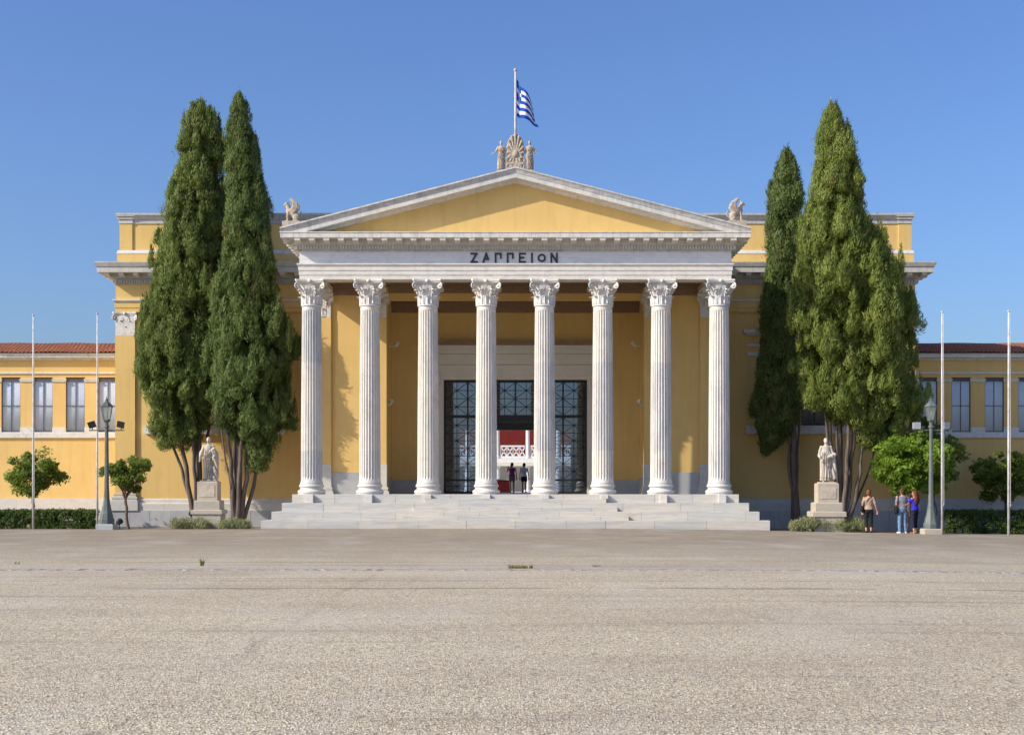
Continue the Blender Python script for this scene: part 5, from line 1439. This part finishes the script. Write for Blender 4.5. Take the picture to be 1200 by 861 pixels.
# ------------------------------------------------------------------ lamp posts
def lamp(px, y, label, box_mat, boxy, stone):
    x = MX(px, y); g = gz(x, y)
    t = empty('street_lamp', (x, y, g), label=label, cat='lamp', group='green lamp posts')
    zl0, zl1 = MZ(493, y) - g, MZ(474, y) - g
    h0 = 0.22
    rg = lambda e, z: [(-e, -e, z), (e, -e, z), (e, e, z), (-e, e, z)]
    MB().rings([rg(0.33, -0.3), rg(0.33, h0 - 0.03), rg(0.30, h0)]).build('foot_stone', stone, t)
    pr = [(0.29, h0 + 0.001), (0.29, h0 + 0.18), (0.26, h0 + 0.22), (0.25, h0 + 0.28), (0.19, h0 + 0.52), (0.145, h0 + 0.75), (0.11, h0 + 1.0), (0.098, h0 + 1.3)]
    MB().lathe(pr, 8, ph=PI/8).build('base', M['lamp_green'], t)
    MB().lathe([(0.096, h0 + 1.301), (0.092, h0 + 1.34), (0.066, zl0 - 0.28), (0.10, zl0 - 0.26), (0.10, zl0 - 0.20), (0.07, zl0 - 0.17), (0.075, zl0 - 0.06), (0.13, zl0)], 8, ph=PI/8).build('post', M['lamp_green'], t)
    # lantern: six tapered panes in a frame, cap and finial
    ln = MB(); n = 6; r0, r1 = 0.13, 0.225; z0, z1 = zl0 + 0.03, zl1 - 0.08
    ln.lathe([(0.14, zl0 + 0.001), (0.15, zl0 + 0.03), (0.13, zl0 + 0.05)], 6)
    ln.lathe([(0.225, z1 - 0.02), (0.255, z1), (0.25, z1 + 0.03), (0.15, z1 + 0.13), (0.07, z1 + 0.19), (0.05, z1 + 0.24), (0.065, z1 + 0.26), (0.02, z1 + 0.31), (0.012, z1 + 0.40)], 6)
    for k in range(n):
        a = 2*PI*k/n; ln.tube([(r0*math.cos(a), r0*math.sin(a), z0), (r1*math.cos(a), r1*math.sin(a), z1)], 0.014, 5)
    lo = ln.build('lantern', M['lamp_green'], t)
    for k in range(n):
        a, b = 2*PI*k/n, 2*PI*(k+1)/n
        q = [(r0*math.cos(a), r0*math.sin(a), z0), (r0*math.cos(b), r0*math.sin(b), z0), (r1*math.cos(b), r1*math.sin(b), z1), (r1*math.cos(a), r1*math.sin(a), z1)]
        MB().rings([[(p[0]*0.96, p[1]*0.96, p[2]) for p in q], [(p[0]*0.93, p[1]*0.93, p[2]) for p in q]]).build('pane', M['lamp_glass'], lo)
    b_ = MB(); b_.lathe([(0.03, z0 + 0.02), (0.03, z0 + 0.12), (0.05, z0 + 0.16), (0.055, z0 + 0.26), (0.03, z0 + 0.33)], 10); b_.build('bulb', M['white_paint'], lo, True)
    za = MZ(504, y) - g
    MB().tube([(-0.68, 0, za), (0.68, 0, za)], 0.025, 8).build('cross_arm', M['lamp_green'], t)
    for sx in (-1, 1):
        f = MB()
        if boxy:
            f.box(sx*0.55 - 0.13, sx*0.55 + 0.13, -0.10, 0.12, 0.05 + za, za + 0.30); f.box(sx*0.55 - 0.02, sx*0.55 + 0.02, -0.02, 0.02, za + 0.02, za + 0.05)
            o = f.build('floodlight', box_mat, t)
        else:
            c = Vector((sx*0.56, 0, za + 0.22)); tl = Matrix.Rotation(R(-16 if sx < 0 else 14), 3, 'Y') @ Matrix.Rotation(R(20), 3, 'X')
            q = MB(); q.rings([[(-0.15, -0.05, -0.12), (0.15, -0.05, -0.12), (0.15, -0.05, 0.14), (-0.15, -0.05, 0.14)], [(-0.09, 0.10, -0.07), (0.09, 0.10, -0.07), (0.09, 0.10, 0.09), (-0.09, 0.10, 0.09)]])
            f.add([tl @ Vector(v) + c for v in q.v], q.f); f.tube([(sx*0.56, 0, za), (sx*0.56, 0.02, za + 0.14)], 0.02, 6)
            o = f.build('floodlight', box_mat, t)
lamp(125, -2.2, 'green lamp post with two tilted black floodlights beside the left hedge', M['black_metal'], False, M['stone_grey'])
lamp(1091, -3.0, 'green lamp post with two grey boxes right of the people', M['grey_metal'], True, M['pedestal'])

def ground_pole(px, y, top, label, r=0.044):
    x = MX(px, y); g = gz(x, y); H = MZ(top, y) - g
    t = empty('flagpole', (x, y, g), label=label, cat='flagpole', group='bare white flagpoles')
    MB().tube([(0, 0, -0.2), (0, 0, H*0.35), (0, 0, H*0.7), (0, 0, H)], [r, r*0.95, r*0.8, r*0.62], 12).build('pole', M['pole'], t, True)
    MB().lathe([(r*0.62, H), (0.05, H + 0.01), (0.045, H + 0.05), (0.015, H + 0.07)], 10).build('cap', M['pole'], t, True)
    mb = MB(); mb.tube([(r*0.9 + 0.01, -0.03, 1.1), (r*0.9 + 0.02, -0.04, 1.2)], 0.015, 6); mb.build('cleat', M['pole'], t)
    MB().tube([(0.035 + r*0.5, -0.045, 1.15), (0.05, -0.05, H*0.5), (0.03, -0.045, H - 0.02)], 0.006, 5).build('halyard', M['white_paint'], t)
ground_pole(39, -1.8, 370.5, 'bare white flagpole at the far left, before a round tree')
ground_pole(114, -1.6, 368.5, 'bare white flagpole left of the green lamp post with black floodlights')
ground_pole(1104, -3.2, 366.5, 'bare white flagpole just right of the lamp post with grey boxes')
ground_pole(1182, -3.4, 365.5, 'bare white flagpole at the far right edge', 0.048)

# ground floodlight behind the left lamp and one by the left statue
def ground_light(px, py, y, label):
    x, z = MX(px, y), MZ(py, y); g = gz(x, y)
    t = empty('ground_floodlight', (x, y, g), label=label, cat='floodlight', group='small floodlights near the ground')
    mb = MB(); c = Vector((0, 0, z - g)); d = Vector((0.35, 0.8, 0.45)).normalized()
    mb.tube([c - d*0.12, c - d*0.10, c + d*0.06, c + d*0.08], [0.07, 0.10, 0.13, 0.13], 12); mb.build('housing', M['black_metal'], t, 40)
    MB().tube([(0, 0, -0.1), (0, 0, z - g - 0.05)], 0.022, 8).build('stake', M['black_metal'], t)
ground_light(140, 611, 1.6, 'small dark floodlight on the ground right of the left lamp')
ground_light(225, 601, 0.8, 'small dark floodlight on a stake left of the left statue')

# ------------------------------------------------------------------ people
def cloth(name, c, c2=None, scale=60):
    if c2 is None: return plain(name, c, 0.85, var=0.15, bs=0.25, bscale=30, spec=0.15)
    m, t, b, o = newmat(name)
    col = mix(t, ramp(t, noise(t, coords(t), scale, 2), [(0.45, 0.0), (0.55, 1.0)]), c, c2)
    t.links.new(col, b.inputs['Base Color']); b.inputs['Roughness'].default_value = 0.85; b.inputs['Specular IOR Level'].default_value = 0.15
    bump(t, b, noise(t, coords(t), 30, 3), 0.25, 0.01)
    return m
def person(loc, rz, H, hair_mat, hair_style, top, bottom, shoe_mat, arms, label, female=True, sleeves=1, legs='capri', lean=0.0, stance=0.0, group='people in front of the building'):
    """facing +Y in local space; arms = ((elbow, wrist, hand dir) left, right) in units of a 1.7 m person"""
    k = H/1.7
    P = lambda x, y, z: Vector((x*k, y*k, z*k))
    t = empty('person', loc, rz=rz, label=label, cat='person', group=group)
    b = MB(); hipw = 0.172 if female else 0.16; shw = 0.165 if female else 0.195; wst = 0.125 if female else 0.145
    # head with face
    b.ball(P(0, 0.02, 1.585), 0.076*k, 0.095*k, 0.118*k, 14, 10); b.capsule(P(0, 0.05, 1.52), P(0, 0.07, 1.505), 0.05*k, 0.032*k)
    b.capsule(P(0, 0.108, 1.595), P(0, 0.128, 1.565), 0.011*k, 0.016*k, 8)
    b.capsule(P(-0.035, 0.10, 1.615), P(0.035, 0.10, 1.615), 0.014*k, 0.014*k, 8)
    b.capsule(P(-0.02, 0.103, 1.533), P(0.02, 0.103, 1.533), 0.011*k, 0.011*k, 8)
    for s in (-1, 1): b.ball(P(s*0.078, 0.01, 1.58), 0.014*k, 0.024*k, 0.034*k, 8, 6)
    b.capsule(P(0, -0.01, 1.40), P(0, 0.01, 1.50), 0.052*k, 0.048*k)
    torso = [(0.82, hipw*0.82, 0.10), (0.92, hipw, 0.125), (1.02, (hipw + wst)/2, 0.11), (1.10, wst, 0.095), (1.22, (wst + shw)/2, 0.11), (1.33, shw, 0.105), (1.40, shw*0.85, 0.085), (1.44, 0.07, 0.06)]
    def tor(mb, z0, z1, e):
        rows = [r for r in torso if z0 <= r[0] <= z1]
        mb.tube([P(0, -0.005, r[0]) for r in rows], [((r[1] + e)*k, (r[2] + e)*k) for r in rows], 20, ref=(1, 0, 0))
    tor(b, 0, 9, 0)
    sh = {-1: P(-(shw + 0.012), -0.005, 1.375), 1: P(shw + 0.012, -0.005, 1.375)}
    arm = {}
    for s, (el, wr, hd) in zip((-1, 1), arms):
        E, Wr, hd = P(*el), P(*wr), Vector(hd).normalized(); arm[s] = (E, Wr, hd)
        th = 1.0 if not female else 0.9
        b.ball(sh[s], 0.058*k*th); b.capsule(sh[s], E, 0.052*k*th, 0.040*k*th); b.capsule(E, Wr, 0.040*k*th, 0.027*k*th)
        side = hd.cross(Vector((0, 1, 0.3))).normalized() if abs(hd.y) < 0.9 else Vector((1, 0, 0))
        curl = hd.cross(side).normalized() * (0.02*k)
        b.capsule(Wr, Wr + hd*0.075*k, (0.03*k, 0.018*k), (0.038*k, 0.017*k), 10)
        for f in range(4):
            q = Wr + hd*0.082*k + side*(f - 1.5)*0.020*k; ln = (0.036, 0.042, 0.040, 0.030)[f]*k
            m_ = q + hd*ln + curl*0.5; b.capsule(q, m_, 0.0095*k, 0.0088*k, 7); b.capsule(m_, m_ + hd*ln*0.7 + curl, 0.0088*k, 0.008*k, 7)
        q = Wr + hd*0.025*k + side*s*0.032*k; m_ = q + hd*0.035*k + side*s*0.022*k; b.capsule(q, m_, 0.012*k, 0.010*k, 7); b.capsule(m_, m_ + hd*0.028*k, 0.010*k, 0.009*k, 7)
    leg = {}
    for s in (-1, 1):
        hip = P(s*0.088, -0.005, 0.88); kn = P(s*(0.092 + stance*0.4), 0.02 + 0.03*s*lean, 0.48); an = P(s*(0.095 + stance), -0.02 + 0.08*s*lean, 0.075)
        leg[s] = (hip, kn, an)
        b.capsule(hip, kn, 0.085*k, 0.055*k); b.capsule(kn, an + (kn - an)*0.6, 0.052*k, 0.055*k); b.capsule(an + (kn - an)*0.6, an, 0.055*k, 0.034*k)
        b.capsule(an + P(0, -0.02, -0.035), an + P(s*0.03, 0.14, -0.045), 0.036*k, 0.028*k)
    body = put('body', fuse(b, 0.0095*k, 2, 'body'), M['skin'], t)
    for s in (-1, 1):
        MB().ball(P(s*0.032, 0.108, 1.592), 0.011*k, 0.008*k, 0.008*k, 8, 6).build('eye', M['bronze'], body, True)
    # top
    c = MB(); e = 0.016
    tor(c, 0.90 if female else 0.84, 1.41, e)
    if sleeves:
        for s in (-1, 1):
            E = arm[s][0]; c.ball(sh[s] + P(-s*0.012, 0, -0.01), 0.062*k); c.capsule(sh[s] + P(-s*0.01, 0, -0.012), sh[s].lerp(E, 0.72 if sleeves == 1 else 0.95), 0.060*k, 0.060*k)
    else:
        for s in (-1, 1): c.capsule(P(s*0.09, 0.0, 1.40), P(s*0.085, -0.05, 1.33), 0.03*k, 0.04*k)
    wr = lambda co: 0.007*np.sin(co[:, 2]*38 + 3*np.sin(co[:, 0]*14)) * np.sin(co[:, 0]*22 + co[:, 1]*17)
    put('top', fuse(c, 0.012*k, 2, 'top', wr), top, t)
    # trousers, capris or shorts
    c = MB(); tor(c, 0.80, 1.03, 0.012)
    for s in (-1, 1):
        hip, kn, an = leg[s]
        c.capsule(hip, kn if legs != 'shorts' else hip.lerp(kn, 0.45), 0.098*k, 0.074*k if legs != 'shorts' else 0.096*k)
        if legs == 'capri': c.capsule(kn, kn.lerp(an, 0.55), 0.074*k, 0.066*k)
        if legs == 'long': c.capsule(kn, kn.lerp(an, 0.93), 0.074*k, 0.064*k)
    put('shorts' if legs == 'shorts' else 'trousers', fuse(c, 0.012*k, 2, 'trousers', wr), bottom, t)
    # shoes
    for s in (-1, 1):
        an = leg[s][2]; c = MB()
        c.capsule(an + P(0, -0.025, -0.035), an + P(s*0.03, 0.145, -0.048), (0.042*k, 0.045*k), (0.034*k, 0.03*k))
        c.box(an.x - 0.045*k, an.x + 0.055*k, an.y - 0.06*k, an.y + 0.17*k, -0.005, 0.022*k)
        put('shoe', fuse(c, 0.010*k, 1, 'shoe'), shoe_mat, t)
    # hair
    c = MB(); c.ball(P(0, -0.012, 1.608), 0.088*k, 0.098*k, 0.108*k, 14, 10)
    if hair_style == 'short': c.ball(P(0, -0.055, 1.56), 0.080*k, 0.06*k, 0.09*k)
    if hair_style == 'long':
        for q in range(9):
            a = (q - 4)*0.32; c.tube([P(0.075*math.sin(a), -0.04 - 0.05*math.cos(a), 1.62), P(0.10*math.sin(a) + 0.01*math.sin(q*3), -0.075 - 0.05*math.cos(a), 1.45), P(0.12*math.sin(a), -0.095 - 0.04*math.cos(a) + 0.015*math.sin(q*5), 1.30), P(0.10*math.sin(a), -0.10 - 0.03*math.cos(a), 1.17)], [0.035*k, 0.042*k, 0.04*k, 0.018*k], 8)
    if hair_style == 'tail':
        c.ball(P(0, -0.09, 1.64), 0.035*k); c.tube([P(0, -0.10, 1.64), P(-0.05, -0.16, 1.58), P(-0.09, -0.15, 1.46), P(-0.10, -0.13, 1.38)], [0.03*k, 0.035*k, 0.03*k, 0.012*k], 8)
    strands = lambda co: 0.006*np.sin(np.arctan2(co[:, 1], co[:, 0])*26 + co[:, 2]*22)
    put('hair', fuse(c, 0.010*k, 1, 'hair', strands), hair_mat, t)
    return t
HAIR_A = cloth('auburn_hair', (0.21, 0.075, 0.03)); HAIR_B = cloth('brown_hair', (0.09, 0.042, 0.026)); HAIR_C = cloth('red_brown_hair', (0.15, 0.05, 0.03))
BLACK = cloth('black_cloth', (0.018, 0.018, 0.022)); NAVY = cloth('dark_navy_cloth', (0.02, 0.02, 0.035))
py_ = -2.3
hang_l = ((-0.235, -0.03, 1.11), (-0.245, 0.02, 0.87), (0.02, 0.08, -1)); hang_r = ((0.235, -0.03, 1.11), (0.265, 0.03, 0.87), (0.03, 0.08, -1))
x1_ = MX(1018, py_)
p1 = person((x1_, py_, gz(x1_)), R(-14), 1.66, HAIR_A, 'short', cloth('tan_print', (0.46, 0.33, 0.24), (0.34, 0.22, 0.15), 45), BLACK, BLACK,
            (hang_l, ((0.25, -0.02, 1.12), (0.31, 0.04, 0.88), (0.1, 0.1, -1))), 'woman with short auburn hair in tan patterned top and black capris', True, 1, 'capri', 0.3)
x2_ = MX(1057.5, py_)
p2 = person((x2_, py_, gz(x2_)), R(8), 1.73, HAIR_B, 'short', cloth('checked_shirt', (0.17, 0.17, 0.22), (0.27, 0.25, 0.29), 60), cloth('blue_jeans', (0.12, 0.20, 0.33), (0.17, 0.26, 0.40), 25), cloth('white_shoes', (0.62, 0.62, 0.62)),
            (((-0.25, -0.03, 1.12), (-0.24, 0.05, 0.90), (0.05, 0.1, -1)), ((0.27, -0.06, 1.14), (0.13, -0.16, 1.10), (-0.9, 0.1, -0.2))), 'man in grey checked shirt and pale blue jeans seen from behind', False, 1, 'long', 0.2, 0.03)
x3_ = MX(1071.5, py_)
p3 = person((x3_, py_ - 0.05, gz(x3_)), R(38), 1.66, HAIR_C, 'long', cloth('royal_blue_top', (0.035, 0.03, 0.42)), NAVY, cloth('brown_sandals', (0.25, 0.13, 0.08)),
            (((-0.19, 0.16, 1.22), (-0.08, 0.27, 1.42), (0.25, 0.3, 0.9)), ((0.21, 0.14, 1.20), (0.09, 0.27, 1.42), (-0.25, 0.3, 0.9))), 'woman with long red brown hair in royal blue top raising a camera', True, 1, 'capri', 0.25)
# camera held up by the woman in blue, bags of the other two
def at(p, v): return p.matrix_basis @ Vector(v)
c = MB(); c.box(-0.055, 0.055, -0.015, 0.018, -0.032, 0.032); c.box(-0.02, 0.02, -0.01, 0.014, 0.0325, 0.045)
cm = empty('compact_camera', at(p3, (0.0, 0.33, 1.47)), rz=R(38), label='small dark camera in the raised hands of the woman in blue', cat='camera')
c.build('camera_body', M['grey_metal'], cm)
c = MB(); c.lathe([(0.024, 0), (0.024, 0.03), (0.02, 0.032)], 12); c.v = [(x, 0.018 + z, y_) for x, y_, z in c.v]; c.build('lens', M['black_metal'], cm, 40)
def bag(p, side, z, strap, mat, label, w=0.30, h_=0.26):
    q = empty('shoulder_bag', at(p, (side, -0.02, 0)), rz=p.rotation_euler.z, label=label, cat='bag', group='shoulder bags')
    c = MB(); c.ball((0, 0, z), 0.065, w/2, h_/2, 14, 10); c.ball((0, 0, z - 0.05), 0.075, w/2.1, h_/2.6, 14, 10)
    put('bag_body', fuse(c, 0.012, 2, 'bag'), mat, q)
    MB().tube([Vector(v) for v in strap], 0.012, 6).build('strap', mat, q)
s_ = 1.66/1.7
bag(p1, -0.24, 0.93, [(0.02, -0.06, 1.02), (0.10, -0.125, 1.16), (0.22, -0.12, 1.30), (0.33, -0.06, 1.40), (0.36, 0.03, 1.40), (0.28, 0.13, 1.28), (0.10, 0.13, 1.10), (0.02, 0.08, 1.0)], BLACK, 'black hip bag with diagonal strap on the woman in tan')
bag(p2, -0.27, 0.92, [(0.0, -0.09, 1.02), (0.03, -0.09, 1.25), (0.08, -0.03, 1.465), (0.05, 0.07, 1.25), (0.0, 0.09, 1.02)], BLACK, 'black shoulder bag at the left side of the man in jeans', 0.26, 0.34)
# the two visitors beyond the doorway
vy = 20.5
xa = MX(600.0, vy); xb_ = MX(614.2, vy)
person((xa, vy, FLOOR), R(4), 1.66, HAIR_B, 'tail', cloth('magenta_top', (0.32, 0.03, 0.17)), cloth('grey_shorts', (0.20, 0.20, 0.19)), cloth('dark_sandals', (0.06, 0.04, 0.03)),
       (((-0.27, 0.06, 1.20), (-0.24, 0.20, 1.36), (0.3, 0.3, 0.8)), hang_r), 'woman with a ponytail in magenta top standing in the open doorway', True, 0, 'shorts', 0.2, group='visitors beyond the doorway')
person((xb_, vy, FLOOR), R(-6), 1.64, HAIR_B, 'short', cloth('white_top', (0.62, 0.62, 0.62)), NAVY, cloth('dark_sandals_b', (0.06, 0.04, 0.03)),
       (hang_l, hang_r), 'woman in white sleeveless top and dark shorts standing in the open doorway', True, 0, 'shorts', -0.2, group='visitors beyond the doorway')
ck = empty('reception_desk', (-1.05, 24.5, FLOOR), label='low desk with red front behind the visitors in the courtyard', cat='desk')
MB().box(-0.75, 0.75, -0.3, 0.3, 0.0, 0.72).build('desk_body', M['red_wall'], ck); MB().box(-0.82, 0.82, -0.36, 0.36, 0.722, 0.78).build('desk_top', M['cream'], ck)
